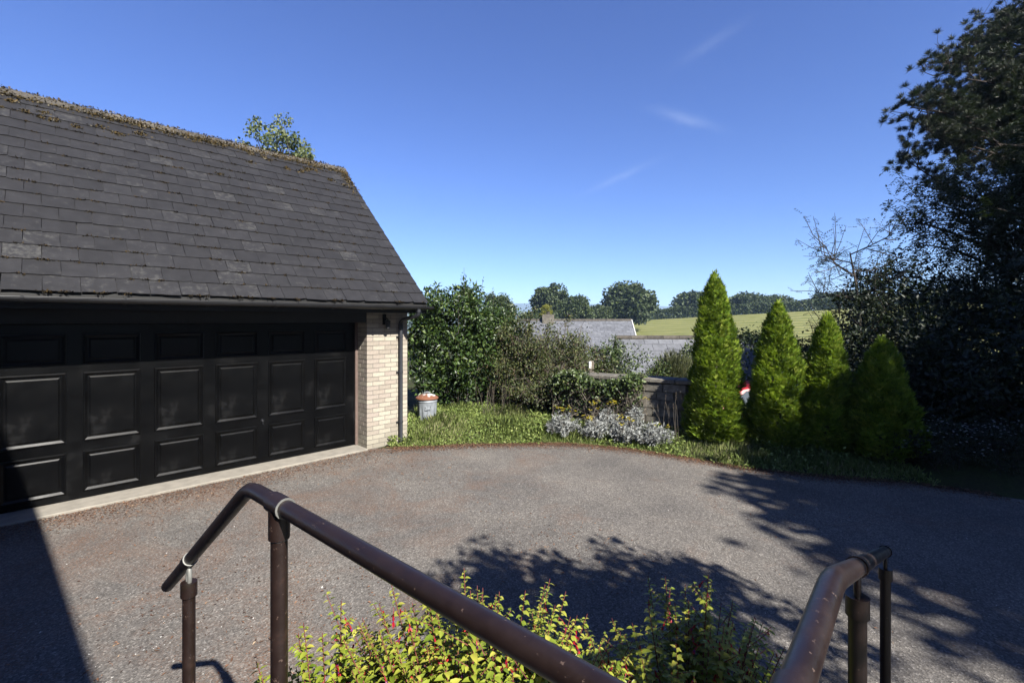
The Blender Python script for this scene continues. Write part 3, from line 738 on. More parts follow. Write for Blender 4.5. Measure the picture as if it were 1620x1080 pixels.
cand = []
for r_i in range(NR):
    off = 0.0 if r_i % 2 == 0 else SW * 0.5
    u = RX1 - SW
    us = []
    if off: us.append((RX1 - SW * 0.5, 0.5))
    uu = RX1 - off - SW
    while uu > RX0 - 0.02: us.append((uu, 1.0)); uu -= SW
    for (uu, wf) in us:
        v0 = r_i * GA + random.uniform(-0.004, 0.004)
        p = gm @ slope_pt(uu + SW * 0.5 * wf, v0 + GA / 2)
        px = 810 + F * p.x / p.y if p.y > 0.3 else -999
        cand.append((px > -20, -p.y, uu, v0, wf))
cand.sort(key=lambda c: (not c[0], -c[1]))
half_m = slate_mesh('slate_half', SW * 0.5 - 0.005, 11)
rest = MB()
for i, (vis, ny_, uu, v0, wf) in enumerate(cand):
    me = half_m if wf < 1 else random.choice(full)
    rotn = (SA, 0, 0); yaw = random.gauss(0, 0.006)
    if i < 300:
        s = link('slate', me, roof, slope_pt(uu, v0, random.uniform(0.0, 0.0035)))
        s.rotation_euler = (Matrix.Rotation(SA, 3, 'X') @ Matrix.Rotation(yaw, 3, 'Z')).to_euler()
        if v0 > (NR - 1.5) * GA: s.scale = (1, 0.73, 1)      # top course is cut short under the ridge
    else:
        Mx = Matrix.Translation(slope_pt(uu, v0)) @ Matrix.Rotation(SA, 4, 'X') @ Matrix.Diagonal((1, 0.73 if v0 > (NR - 1.5) * GA else 1, 1, 1))
        rest.add([Mx @ v.co for v in me.vertices], [tuple(p.vertices) for p in me.polygons])
for r_i in range(NR):           # rear slope
    for c in range(int((RX1 - RX0) / SW)):
        u = RX0 + c * SW + (0.15 if r_i % 2 else 0); v = r_i * GA
        if u + SW > RX1 + 0.16: continue
        Mx = Matrix.Translation((u + SW, 2 * APY - EVY - v * math.cos(SA), EVZ + v * math.sin(SA))) @ Matrix.Rotation(math.pi, 4, 'Z') @ Matrix.Rotation(SA, 4, 'X') @ Matrix.Diagonal((1, 0.73 if r_i == NR - 1 else 1, 1, 1))
        me = full[(c + r_i) % 6]; rest.add([Mx @ q.co for q in me.vertices], [tuple(p.vertices) for p in me.polygons])
o = rest.build('slate_courses', M['slate'], roof); o['kind'] = 'stuff'
# ridge tiles
def ridge_mesh(name):
    mm = MB(); L_ = 0.448; wv = 0.115
    for s in (1,):
        a = []
        for x in (0, L_):
            a += [(x, -wv * math.cos(SA), -wv * math.sin(SA) + 0.02), (x, -0.02, 0.028), (x, 0.02, 0.028), (x, wv * math.cos(SA), -wv * math.sin(SA) + 0.02),
                  (x, wv * math.cos(SA), -wv * math.sin(SA)), (x, 0.0, 0.004), (x, -wv * math.cos(SA), -wv * math.sin(SA))]
        mm.add(a, [(i, (i + 1) % 7, 7 + (i + 1) % 7, 7 + i)[::-1] for i in range(7)] + [tuple(range(7)), tuple(range(13, 6, -1))])
    return mm.mesh(name, M['ridge'])
rm = ridge_mesh('ridge_tile'); u = RX1 - 0.45
while u > RX0 - 0.3:
    t = link('ridge_tile', rm, roof, (u, APY, APZ + 0.018 + random.uniform(-0.006, 0.006))); t.rotation_euler = (random.gauss(0, 0.02), random.gauss(0, 0.012), 0); u -= 0.45
# moss: clumps of tiny tufts along the ridge, in slate joints and near the verge
g = np.random.default_rng(21); P = []; Q = []
for i in range(6000):
    u = g.uniform(RX0, RX1); dens = 0.5 + 0.5 * math.sin(u * 3.1) * math.sin(u * 1.3 + 1)
    if g.random() > 0.35 + 0.65 * dens: continue
    v = SL - abs(g.normal(0.07, 0.06)); P.append(slope_pt(u, v, 0.024 + g.random() * 0.012))
for i in range(46):
    u = g.uniform(RX0, RX1); v0 = SL - abs(g.normal(0.25, 0.28)) - 0.05; s = g.uniform(0.02, 0.06)
    for j in range(40): P.append(slope_pt(u + g.normal() * s, v0 + g.normal() * s * 0.5, 0.015 + g.random() * 0.01))
for i in range(420):
    u = RX1 - abs(g.normal(0, 0.12)); v = SL - abs(g.normal(0, 0.5)) ; P.append(slope_pt(u, v, 0.018 + g.random() * 0.01))
for i in range(1500):            # ridge top
    P.append(Vector((g.uniform(RX0, RX1), APY + g.normal() * 0.03, APZ + 0.045 + g.random() * 0.02)))
for i in range(330):            # dark tufts on slate tails
    r_i = int(NR * (1 - g.random() ** 0.75)); u = RX1 - SW * 0.5 * int(g.integers(1, 44)) + g.normal() * 0.05; s = g.uniform(0.008, 0.024)
    r_i = min(NR - 1, NR - 1 - int(NR * g.random() ** 1.3) if g.random() < 0.7 else r_i)
    for j in range(12): Q.append(slope_pt(u + g.normal() * s * 1.6, r_i * GA + g.normal() * 0.005 - 0.003, 0.010 + g.random() * 0.010))
def tufts(name, P, size, mat, parent, kind='stuff'):
    P = np.array([tuple(p) for p in P]); n = len(P)
    o = leaves(name, P, rdir(n, g), rdir(n, g), size * (0.5 + g.random(n)), size * (0.6 + 0.6 * g.random(n)), mat, parent, g=g); o['kind'] = kind
tufts('moss', P, 0.030, M['moss'], roof); tufts('moss', Q, 0.020, M['blackmoss'], roof)

# wall lantern under the eave
lant = empty('wall_lantern', gm @ Vector((-0.47, 0, 2.06)), R(45), 'small black wall lantern fixed under the eave on the brick pier', 'lantern')
m = MB(); m.box(-0.03, 0.03, -0.02, 0, 0.02, 0.20); m.tube([(0, -0.01, 0.12), (0, -0.07, 0.14), (0, -0.11, 0.12), (0, -0.12, 0.08)], 0.009, 6); m.build('arm', M['blackpaint'], lant)
m = MB(); m.lathe([(0.0, 0.11), (0.03, 0.10), (0.062, 0.075), (0.066, 0.07), (0.0, 0.07)], 6, (0, -0.12, 0)); m.lathe([(0.055, 0.07), (0.035, -0.04), (0.038, -0.05), (0.0, -0.06)], 6, (0, -0.12, 0)); m.build('lamp_shade', M['gutter'], lant)

# ------------------------------------------------------------------ house behind the camera (casts the shade at the left)
HD = Vector((0.66, 0.751, 0)); HE = Vector((-0.751, 0.66, 0)); HA = math.atan2(HD.y, HD.x)
house = empty('house', -1.45 * HD, HA, 'cream brick house with a slate roof behind the landing', 'house')
# local x = HD (away from the house front), local y = HE
m = MB(); m.box(-8, 0, -9, 3.4, -0.2, 5.3); m.build('wall', M['brickwall'], house)
m = MB(); m.add([(0.42, -9.3, 5.2), (0.42, 3.7, 5.2), (-4, 3.7, 8.2), (-4, -9.3, 8.2), (-8.4, -9.3, 5.2), (-8.4, 3.7, 5.2), (0.42, -9.3, 5.08), (0.42, 3.7, 5.08), (-8.4, 3.7, 5.08), (-8.4, -9.3, 5.08)],
      [(0, 1, 2, 3), (3, 2, 5, 4), (0, 6, 7, 1), (6, 9, 8, 7), (0, 3, 4, 9, 6), (1, 7, 8, 5, 2), (4, 5, 8, 9)])
m.build('roof', M['slate'], house)
m = MB(); m.box(0.002, 0.03, -0.95, 0.0, 0.72, 2.75); m.build('door', M['blackpaint'], house)

# landing, two flights of steps, and the brick edging of the bed
CR = Vector((0.226, 0.513, 0))       # corner where the two rails meet
land = empty('landing', CR, HA, 'raised concrete landing with steps descending on two sides in front of house', 'landing')
m = MB(); m.box(-1.72, 0.06, -1.25, 1.25, -0.1, 0.70); m.box(0.06, 0.5, -1.25, 0.06, -0.1, 0.70); m.build('platform', M['step'], land)
for i in range(3): m = MB(); z = 0.70 - 0.175 * (i + 1); m.box(-1.3, 0.06, 1.252 + 0.27 * i, 1.25 + 0.27 * (i + 1), -0.1, z); m.build('step', M['step'], land)
for i in range(3): m = MB(); z = 0.70 - 0.175 * (i + 1); m.box(0.502 + 0.5 * i, 0.5 + 0.5 * (i + 1), -1.25, 0.06, -0.1, z); m.build('step', M['step'], land)

# ------------------------------------------------------------------ handrails
RZ = 1.677
def handrail(label, start, elbow, end, posts, collar):
    root = empty('handrail', (start.x, start.y, 0), 0, label, 'handrail', 'pipe handrails of the landing')
    S = Vector((start.x, start.y, 0))
    def lp(p): return Vector(p) - S
    m = MB()
    a = (start - elbow).normalized(); b = (end - elbow).normalized()
    pts = [start]
    for t in (0.055, 0.035, 0.018): pts.append(elbow + a * t + b * 0.0)
    pts = [start, elbow + a * 0.05, elbow + a * 0.028 + b * 0.005, elbow + a * 0.011 + b * 0.011, elbow + a * 0.005 + b * 0.028, elbow + b * 0.05, end]
    m.tube([lp(p) for p in pts], 0.0212, 16)
    m.build('rail', M['rail'], root)
    for (p, zb, style, dirn) in posts:
        q = lp(p)
        if style == 'tee':
            m = MB(); m.tube([(q.x, q.y, zb), (q.x, q.y, q.z - 0.02)], 0.0205, 14); po = m.build('post', M['rail'], root)
            m = MB(); dv = dirn.normalized()
            m.tube([q - dv * 0.036, q + dv * 0.036], 0.0262, 16); m.tube([q - Vector((0, 0, 0.085)), q - Vector((0, 0, 0.01))], 0.0258, 14); m.build('collar', M['rail'], po)
            m = MB(); m.tube([q - dv * 0.0375, q - dv * 0.036], 0.0262, 16, True); m.tube([q - Vector((0, 0, 0.089)), q - Vector((0, 0, 0.085))], 0.0212, 14); m.build('ring', M['whitemetal'] if collar else M['rail'], po)
        else:
            m = MB(); m.tube([(q.x, q.y, zb), (q.x, q.y, q.z - 0.10)], 0.0205, 14); po = m.build('post', M['rail'], root)
            m = MB(); m.tube([q - Vector((0, 0, 0.125)), q - Vector((0, 0, 0.075))], 0.0262, 14); m.build('cap', M['rail'], po)
            m = MB(); dv = dirn.normalized()
            for s in (-1, 1):
                off = dv * 0.010 * s
                m.tube([q + off - Vector((0, 0, 0.080)), q + off * 1.3 - Vector((0, 0, 0.055)), q + off * 0.6 - Vector((0, 0, 0.030)), q - Vector((0, 0, 0.018))], 0.0075, 8)
            m.tube([q - dv * 0.0255, q - dv * 0.024], 0.0248, 16, True)
            m.build('swivel', M['whitemetal'] if collar else M['rail'], po)
            m = MB(); m.tube([q - dv * 0.024, q + dv * 0.022], 0.0248, 16); m.build('clamp', M['rail'], po)
    return root
e1 = Vector((-0.742, 1.345, RZ)); end1 = e1 + Vector((-0.75 * 0.82, 0.66 * 0.80, -0.572))
s1 = Vector((0.27, 0.474, RZ))
d1 = (e1 - s1).normalized(); b1 = (end1 - e1).normalized()
handrail('brown pipe handrail bending down steeply over the flight of steps facing the garage', s1, e1, end1,
         [(e1 - d1 * 0.19, 0.70, 'tee', d1), (e1 + b1 * (0.548 / 0.577 * 0.577 * 1.255 * 0.97), 0.30, 'cap', b1), (s1 + d1 * 0.1, 0.70, 'tee', d1)], True)
e2 = Vector((0.585, 0.868, RZ)); d2 = Vector((0.653, 0.757, 0)).normalized()
end2 = Vector((1.70, 2.16, 1.105)); b2 = (end2 - e2).normalized()
s2 = e2 - d2 * 0.46
handrail('brown pipe handrail sloping gently beside the shadowed bush and long steps', s2, e2, end2,
         [(e2 + b2 * 0.47, 0.52, 'cap', b2), (e2 + b2 * 1.74, 0.0, 'cap', b2), (s2 + d2 * 0.08, 0.70, 'tee', d2)], None)

# ------------------------------------------------------------------ dustbin
bin_o = empty('dustbin', (-1.69, 9.45, hz(-1.69, 9.45) - 0.05), 0.3, 'galvanised ribbed dustbin with rusty lid in weeds beside garage', 'dustbin')
m = MB(); pr = [(0.0, 0.0), (0.165, 0.0), (0.168, 0.02)]
vs = []; nk = 48
prof = [(0.165, 0.0), (0.172, 0.03), (0.172, 0.05), (0.185, 0.30), (0.195, 0.46), (0.203, 0.47), (0.203, 0.485), (0.197, 0.50), (0.199, 0.53), (0.206, 0.54)]
for (r_, z) in prof:
    for j in range(nk):
        rib = 0.005 * (1 if (j % 4) < 2 else -1) if 0.04 < z < 0.40 else 0
        a = 2 * math.pi * j / nk; vs.append(((r_ + rib) * math.cos(a), (r_ + rib) * math.sin(a), z))
m.add(vs, [(i * nk + j, i * nk + (j + 1) % nk, (i + 1) * nk + (j + 1) % nk, (i + 1) * nk + j) for i in range(len(prof) - 1) for j in range(nk)])
m.build('body', M['zinc'], bin_o)
m = MB(); m.lathe([(0.222, 0.525), (0.224, 0.55), (0.215, 0.556), (0.17, 0.585), (0.10, 0.612), (0.03, 0.62), (0, 0.62)], 32); lid = MB(); lid.lathe([(0.222, -0.035), (0.224, -0.01), (0.215, -0.004), (0.17, 0.025), (0.10, 0.052), (0.03, 0.06), (0, 0.06)], 32)
lo = lid.build('lid', M['rustlid'], bin_o, (0, 0, 0.56))
m = MB(); m.tube([(-0.06, 0, 0.05), (-0.055, 0, 0.085), (0, 0, 0.095), (0.055, 0, 0.085), (0.06, 0, 0.05)], 0.009, 6); m.build('lid_handle', M['zinc'], lo)
for s in (-1, 1):
    m = MB(); m.tube([(-0.05, s * 0.19, 0.40), (-0.05, s * 0.235, 0.36), (0.05, s * 0.235, 0.36), (0.05, s * 0.19, 0.40)], 0.007, 6); m.build('side_handle', M['zinc'], bin_o)

# ------------------------------------------------------------------ garden wall of rough blocks, with ivy
wall = empty('garden_wall', (0.95, 9.62, 0.08), R(-30.5), 'low rough stone garden wall draped in bare ivy stems', 'wall')
m = MB(); m.box(0, 2.5, 0.03, 0.34, -1.2, 0.90); core = m.build('core', M['stone'], wall)
bl = [boxmesh('block%d' % i, w_ - 0.014, 0.10, 0.137, M['block']) for i, w_ in enumerate((0.30, 0.40, 0.46))]
for r_i in range(6):
    x = 0.0 - random.random() * 0.15 + 0.15
    while x < 2.1:
        i = random.randrange(3); w_ = (0.30, 0.40, 0.46)[i]
        link('block', bl[i], core, (x, -0.012 + random.uniform(-0.012, 0.012), 0.04 + r_i * 0.15)); x += w_
m = MB(); x = -0.03
while x < 2.3:
    w_ = random.uniform(0.42, 0.6); mm = MB(); mm.box(0, w_ - 0.012, 0, 0.44, 0, 0.075); c_ = mm.build('coping_stone', M['block'], wall, (x, -0.05, 0.945), bevel=0.012); x += w_

# ------------------------------------------------------------------ small outbuilding with large pale slates (its own low ground)
def slated_roof(root, L_, half, rise, eav_z, rows, sw, mat, limit=300):
    """front slope built slate by slate; local x along ridge, front slope faces -y"""
    sl_ = math.hypot(half, rise); sa = math.atan2(rise, half)
    m = MB(); m.add([(0, -half, eav_z), (L_, -half, eav_z), (L_, 0, eav_z + rise), (0, 0, eav_z + rise), (0, half, eav_z), (L_, half, eav_z)], [(0, 1, 2, 3), (3, 2, 5, 4)])
    m.add([(0, -half, eav_z - .06), (L_, -half, eav_z - .06), (L_, 0, eav_z + rise - .06), (0, 0, eav_z + rise - .06), (0, half, eav_z - .06), (L_, half, eav_z - .06)], [(3, 2, 1, 0), (4, 5, 2, 3)])
    rf = m.build('roof', mat, root)
    ga = sl_ / rows; me_ = {}
    def sm(wd):
        key = round(wd, 3)
        if key not in me_:
            q = MB(); t = 0.012
            q.add([(0, 0, .012), (wd, 0, .012), (wd, ga * 1.25, .002), (0, ga * 1.25, .002), (0, 0, .012 + t), (wd, 0, .012 + t), (wd, ga * 1.25, .002 + t), (0, ga * 1.25, .002 + t)],
                  [(0, 3, 2, 1), (4, 5, 6, 7), (0, 1, 5, 4), (1, 2, 6, 5), (2, 3, 7, 6), (3, 0, 4, 7)])
            me_[key] = q.mesh('slate_far', mat)
        return me_[key]
    for r_i in range(rows):
        x = 0.0; first = r_i % 2
        while x < L_ - 0.02:
            wd = min(sw * (0.5 if first else 1), L_ - x); first = 0
            v = r_i * ga
            s = link('slate', sm(wd - 0.012), rf, (x + 0.006, -half + v * math.cos(sa), eav_z + v * math.sin(sa) + random.uniform(0, 0.006))); s.rotation_euler = (sa, 0, 0); x += wd
    return rf
shed = empty('outbuilding', (3.25, 15.0, -1.1), R(-1.2), 'small outbuilding with pale grey slate roof behind the garden wall', 'outbuilding')
m = MB(); m.box(0.1, 4.62, -1.7, 1.7, -1.0, 0.95); m.add([(0.1, -1.75, 0.95), (0.1, 1.75, 0.95), (0.1, 0, 2.55), (4.62, -1.75, 0.95), (4.62, 1.75, 0.95), (4.62, 0, 2.55)], [(0, 2, 1), (3, 4, 5), (0, 1, 4, 3)]); m.build('wall', M['stone'], shed)
rf = slated_roof(shed, 4.72, 1.95, 1.80, 0.90, 9, 0.44, M['slate_far'])
x = 0.0
while x < 4.6:
    m = MB(); m.tube([(0, 0, 0), (0.49, 0, 0)], 0.085, 8); m.build('ridge_tile', M['ridge'], rf, (x, 0, 2.70)); x += 0.5
cot = empty('cottage', (0.0, 29.0, -2.2), R(-3), 'cottage with long grey slate roof and white gable beyond the brambles', 'cottage')
m = MB(); m.box(0.1, 7.1, -3.0, 3.0, -0.5, 2.0)
m.add([(7.1, -3.1, 2.0), (7.1, 3.1, 2.0), (7.1, 0, 4.25), (0.1, -3.1, 2.0), (0.1, 3.1, 2.0), (0.1, 0, 4.25)], [(0, 1, 2), (3, 5, 4), (0, 3, 4, 1)]); m.build('wall', M['whitepaint'], cot)
rf = slated_roof(cot, 7.2, 3.4, 2.45, 1.90, 20, 0.42, M['slate_far'])
m = MB()
for s in (-1, 1):
    m.add([(7.2, s * 3.4, 1.75), (7.24, s * 3.4, 1.75), (7.24, 0, 4.2), (7.2, 0, 4.2), (7.2, s * 3.4, 1.95), (7.24, s * 3.4, 1.95), (7.24, 0, 4.42), (7.2, 0, 4.42)],
          [(0, 3, 2, 1), (4, 5, 6, 7), (0, 1, 5, 4), (1, 2, 6, 5), (2, 3, 7, 6), (3, 0, 4, 7)])
m.build('barge_board', M['whitepaint'], cot)
m = MB(); m.box(1.85, 2.55, -0.32, 0.32, 4.0, 4.72); ch = m.build('chimney', M['stone'], cot); m = MB(); m.lathe([(0.11, 0), (0.13, 0.02), (0.10, 0.05), (0.10, 0.16), (0.12, 0.18), (0, 0.18)], 10, (2.2, 0, 4.72)); m.build('chimney_pot', M['ridge'], ch)
m = MB(); m.tube([(0, 0, 4.36), (7.2, 0, 4.36)], 0.09, 8); m.build('ridge', M['ridge'], cot)

# weathered gate post by the ivy
p = at(935, 590, 9.95); gp = empty('gate_post', (p.x, p.y, hz(p.x, p.y) - 0.1), 0.2, 'weathered pale timber post standing among the brambles', 'post')
m = MB(); m.box(-0.05, 0.05, -0.05, 0.05, 0, 1.28); m.build('shaft', M['twig'], gp, bevel=0.01); m = MB(); m.box(-0.065, -0.01, -0.06, 0.0, 1.12, 1.27); m.build('cap', M['whitepaint'], gp, bevel=0.01)

# ------------------------------------------------------------------ red car on the lane behind the conifers
carz = hz(6.0, 12.2)
car = empty('parked_car', (5.95, 12.2, carz), R(180), 'red hatchback car parked behind the golden conifers', 'car')
def cmat(name, c, rough, metal=0.0, coat=0.0):
    m_, N, Lk, b = newmat(name); n = noise(N, Lk, 30, 3, 0.5, coords(N)); b.inputs['Base Color'].default_value = (*c, 1); b.inputs['Metallic'].default_value = metal
    rr = ramp(N, [(0.3, (rough * 0.8,) * 3), (0.7, (min(1, rough * 1.2),) * 3)]); Lk.new(n.outputs['Fac'], rr.inputs[0]); Lk.new(rr.outputs[0], b.inputs['Roughness']); b.inputs['Coat Weight'].default_value = coat
    return m_
M['carred'] = cmat('red_car_paint', (0.42, 0.012, 0.012), 0.35, 0, 0.6); M['glass'] = cmat('car_glass', (0.10, 0.12, 0.14), 0.06); M['tyre'] = cmat('tyre_rubber', (0.018, 0.018, 0.018), 0.85)
M['rim'] = cmat('silver_rim', (0.5, 0.5, 0.5), 0.35, 0.8); M['headl'] = cmat('headlight_lens', (0.6, 0.62, 0.64), 0.1); M['taill'] = cmat('taillight_lens', (0.35, 0.01, 0.01), 0.2)
side = [(-1.95, 0.30), (-1.98, 0.55), (-1.92, 0.80), (-1.80, 0.93), (-1.55, 1.38), (-1.25, 1.45), (0.1, 1.46), (0.35, 1.42), (0.95, 0.98), (1.75, 0.84), (1.95, 0.66), (1.98, 0.45), (1.92, 0.28)]
def hw(z): return 0.83 if z < 0.95 else 0.83 - (z - 0.95) * 0.36
m = MB(); vs = [(x, -hw(z), z) for x, z in side] + [(x, hw(z), z) for x, z in side]; ns = len(side)
m.add(vs, [(i, i + 1, ns + i + 1, ns + i) for i in range(ns - 1)] + [(ns - 1, 0, ns, 2 * ns - 1)] + [tuple(range(ns))[::-1], tuple(range(ns, 2 * ns))]); m.build('body', M['carred'], car, bevel=0.03)
for s in (-1, 1):
    for (pl, nm) in (([(-1.46, 1.34), (-1.62, 1.0), (-0.95, 0.97), (-0.95, 1.38)], 'side_window'), ([(-0.88, 1.38), (-0.88, 0.97), (-0.15, 0.97), (-0.15, 1.39)], 'side_window'), ([(-0.08, 1.39), (-0.08, 0.97), (0.78, 0.98), (0.28, 1.36)], 'side_window')):
        m = MB(); m.add([(x, s * (hw(z) + 0.006), z) for x, z in pl], [(0, 1, 2, 3) if s < 0 else (3, 2, 1, 0)]); m.build(nm, M['glass'], car)
m = MB(); m.add([(0.40, -0.60, 1.40), (0.96, -0.72, 0.995), (0.96, 0.72, 0.995), (0.40, 0.60, 1.40)], [(0, 1, 2, 3)]); m.build('windscreen', M['glass'], car, (0.012, 0, 0.012))
m = MB(); m.add([(-1.58, -0.58, 1.34), (-1.58, 0.58, 1.34), (-1.81, 0.68, 0.96), (-1.81, -0.68, 0.96)], [(0, 1, 2, 3)]); m.build('rear_window', M['glass'], car, (-0.015, 0, 0.008))
for x in (-1.28, 1.25):
    for s in (-1, 1):
        m = MB(); m.tube([(0, -0.10, 0), (0, 0.10, 0)], 0.30, 24); wh = m.build('wheel', M['tyre'], car, (x, s * 0.77, 0.30)); m = MB(); m.tube([(0, s * 0.09, 0), (0, s * 0.108, 0)], 0.19, 16); m.build('rim', M['rim'], wh)
for s in (-1, 1):
    m = MB(); m.box(-0.03, 0.03, -0.17, 0.17, -0.07, 0.07); m.build('headlight', M['headl'], car, (1.94, s * 0.58, 0.66), bevel=0.02)
    m = MB(); m.box(-0.03, 0.03, -0.09, 0.09, -0.13, 0.13); m.build('tail_light', M['taill'], car, (-1.93, s * 0.68, 0.78), bevel=0.02)

# ------------------------------------------------------------------ conifers
def conifer(base, ht, rad, label, seed, ns=5200, ex=0.5):
    g = np.random.default_rng(seed)
    root = empty('golden_conifer', base, 0, label, 'conifer', 'golden conifers along the drive edge')
    m = MB(); m.tube([(0, 0, -0.1), (0.01, 0, ht * 0.5), (0, 0, ht * 0.93)], [0.05, 0.03, 0.006], 6); m.build('trunk', M['bark'], root)
    n = ns
    t = 1 - g.random(n) ** 0.62 * 0.99; t = np.clip(t, 0, 0.985)            # height fraction, denser low
    th = g.random(n) * 2 * math.pi
    lump = 1 + 0.13 * np.sin(th * 3 + t * 9 + seed) + 0.10 * np.sin(th * 7 - t * 17 + 2 * seed) + 0.08 * np.sin(t * 41 + th * 2)
    prof = np.where(t < 0.10, 0.86 + 1.1 * t, (1 - t) ** ex * (0.97 / 0.9 ** ex)) * np.minimum(1, (1 - t) / 0.10 + 0.12)
    rr = rad * prof * lump * (0.62 + 0.38 * g.random(n) ** 0.35)
    P = np.stack([rr * np.cos(th), rr * np.sin(th), t * ht * 0.97 + 0.03], -1)
    out = np.stack([np.cos(th), np.sin(th), np.zeros(n)], -1)
    A0 = unit(out * 0.75 + np.array([[0, 0, 0.85]]) * (0.6 + 0.8 * t[:, None]) + rdir(n, g) * 0.35)
    Nn = unit(np.cross(A0, np.cross(out, np.array([[0, 0, 1.0]]))) + rdir(n, g) * 0.6)
    S = unit(np.cross(A0, Nn))
    Cs, As, Ls, Ns, Rr = [], [], [], [], []
    tone = np.clip(g.normal(0.55, 0.2, n) + 0.12 * np.sin(th * 5 + t * 13), 0, 1)
    for (off, ang, f) in ((0.0, 0.0, 1.0), (0.25, 0.6, 0.7), (0.2, -0.6, 0.7), (0.5, 0.55, 0.55), (0.5, -0.55, 0.55)):
        L0 = 0.10 * (0.7 + 0.6 * g.random(n))
        Cs.append(P + A0 * (off * 0.10)[..., None] if hasattr(off, 'shape') else P + A0 * off * 0.10)
        As.append(unit(A0 * math.cos(ang) + S * math.sin(ang))); Ls.append(L0 * f); Ns.append(Nn); Rr.append(np.clip(tone + g.normal(0, 0.12, n) + 0.1 * off, 0, 1))
    # tip leader
    C = np.concatenate(Cs); A = np.concatenate(As); L = np.concatenate(Ls); Nn = np.concatenate(Ns); Rr = np.concatenate(Rr)
    leaves('foliage', C, A, Nn, L, L * 0.26, G['cypress'], root, 0.1, 0.05, rnd=Rr)
    k = 60; tt = g.random(k)
    Pt = np.stack([g.normal(0, 0.015, k), g.normal(0, 0.015, k), ht * (0.9 + 0.1 * tt)], -1); At = unit(np.stack([g.normal(0, .4, k), g.normal(0, .4, k), np.ones(k)], -1))
    leaves('leader', Pt, At, rdir(k, g), 0.10, 0.018, G['cypress'], root, rnd=0.6 + 0.4 * g.random(k))
    return root
def cbase(px, Y): x = (px - 810) * Y / F; return (x, Y, hz(x, Y) - 0.02)
conifer(cbase(1131, 8.1), 2.86, 0.43, 'tallest golden conifer, sunlit from top to bottom', 11, 8600, 0.52)
conifer(cbase(1231, 7.8), 2.34, 0.48, 'golden conifer with thin spiky top next to the tallest one', 12, 7000, 0.66)
conifer(cbase(1309, 7.55), 2.12, 0.40, 'narrow golden conifer lit only on its upper half, between two others', 13, 6200, 0.62)
conifer(cbase(1396, 7.15), 1.76, 0.46, 'shortest conifer of the row, wholly in shade', 14, 6000, 0.6)

# ------------------------------------------------------------------ shrubs and thicket
def on(x, y, dz=-0.03): return (x, y, hz(x, y) + dz)
shrub('laurel_bush', 'tall glossy dark laurel bush right behind the dustbin', on(-1.42, 10.9), (0.95, 0.85, 2.95), 0.10, 0.046, 170, 0.30, 95, 'laurel', seed=31, n_stems=24, upn=0.9)
shrub('laurel_bush', 'lighter green pointed laurel between tall bush and brambles', on(-0.30, 11.6), (0.75, 0.7, 3.0), 0.09, 0.042, 110, 0.30, 85, 'laurel', seed=32, n_stems=18, upn=0.9)
def sprouts(name, label, base, n, ht, leafm, seed, spread=0.5):
    g = np.random.default_rng(seed); root = empty(name, base, 0, label, 'shrub'); tb = MB(); P = []; A = []
    for i in range(n):
        x, y = g.normal(0, spread, 2); h_ = ht * g.uniform(0.6, 1.0); lean = g.normal(0, 0.12, 2)
        pts = [(x * 0.5, y * 0.5, 0), (x + lean[0] * 0.5, y + lean[1] * .5, h_ * 0.55), (x + lean[0], y + lean[1], h_)]
        tb.tube(pts, [0.012, 0.008, 0.003], 5, False)
        for k in range(60):
            t = g.uniform(0.35, 1); q = np.array(pts[1]) * (1 - t) + np.array(pts[2]) * t if t > 0.5 else np.array(pts[0]) * (1 - t) + np.array(pts[1]) * t
            q = np.array(pts[1]) + (np.array(pts[2]) - np.array(pts[1])) * (t * 2 - 1) if t > 0.5 else q
            P.append(q + g.normal(0, 0.02, 3)); d = g.normal(size=3); d[2] += 0.6; A.append(d)
    tb.build('stems', M['bark'], root)
    P = np.array(P); A = unit(np.array(A)); leaves('foliage', P, A, rdir(len(P), g) + np.array([[0, 0, 1]]), 0.07 * (0.6 + 0.7 * g.random(len(P))), 0.03, G[leafm], root, g=g)
sprouts('laurel_shoots', 'upright leafy shoots sticking up at the laurel top against sky', on(-1.25, 11.0), 9, 3.35, 'laurel', 33, 0.45)

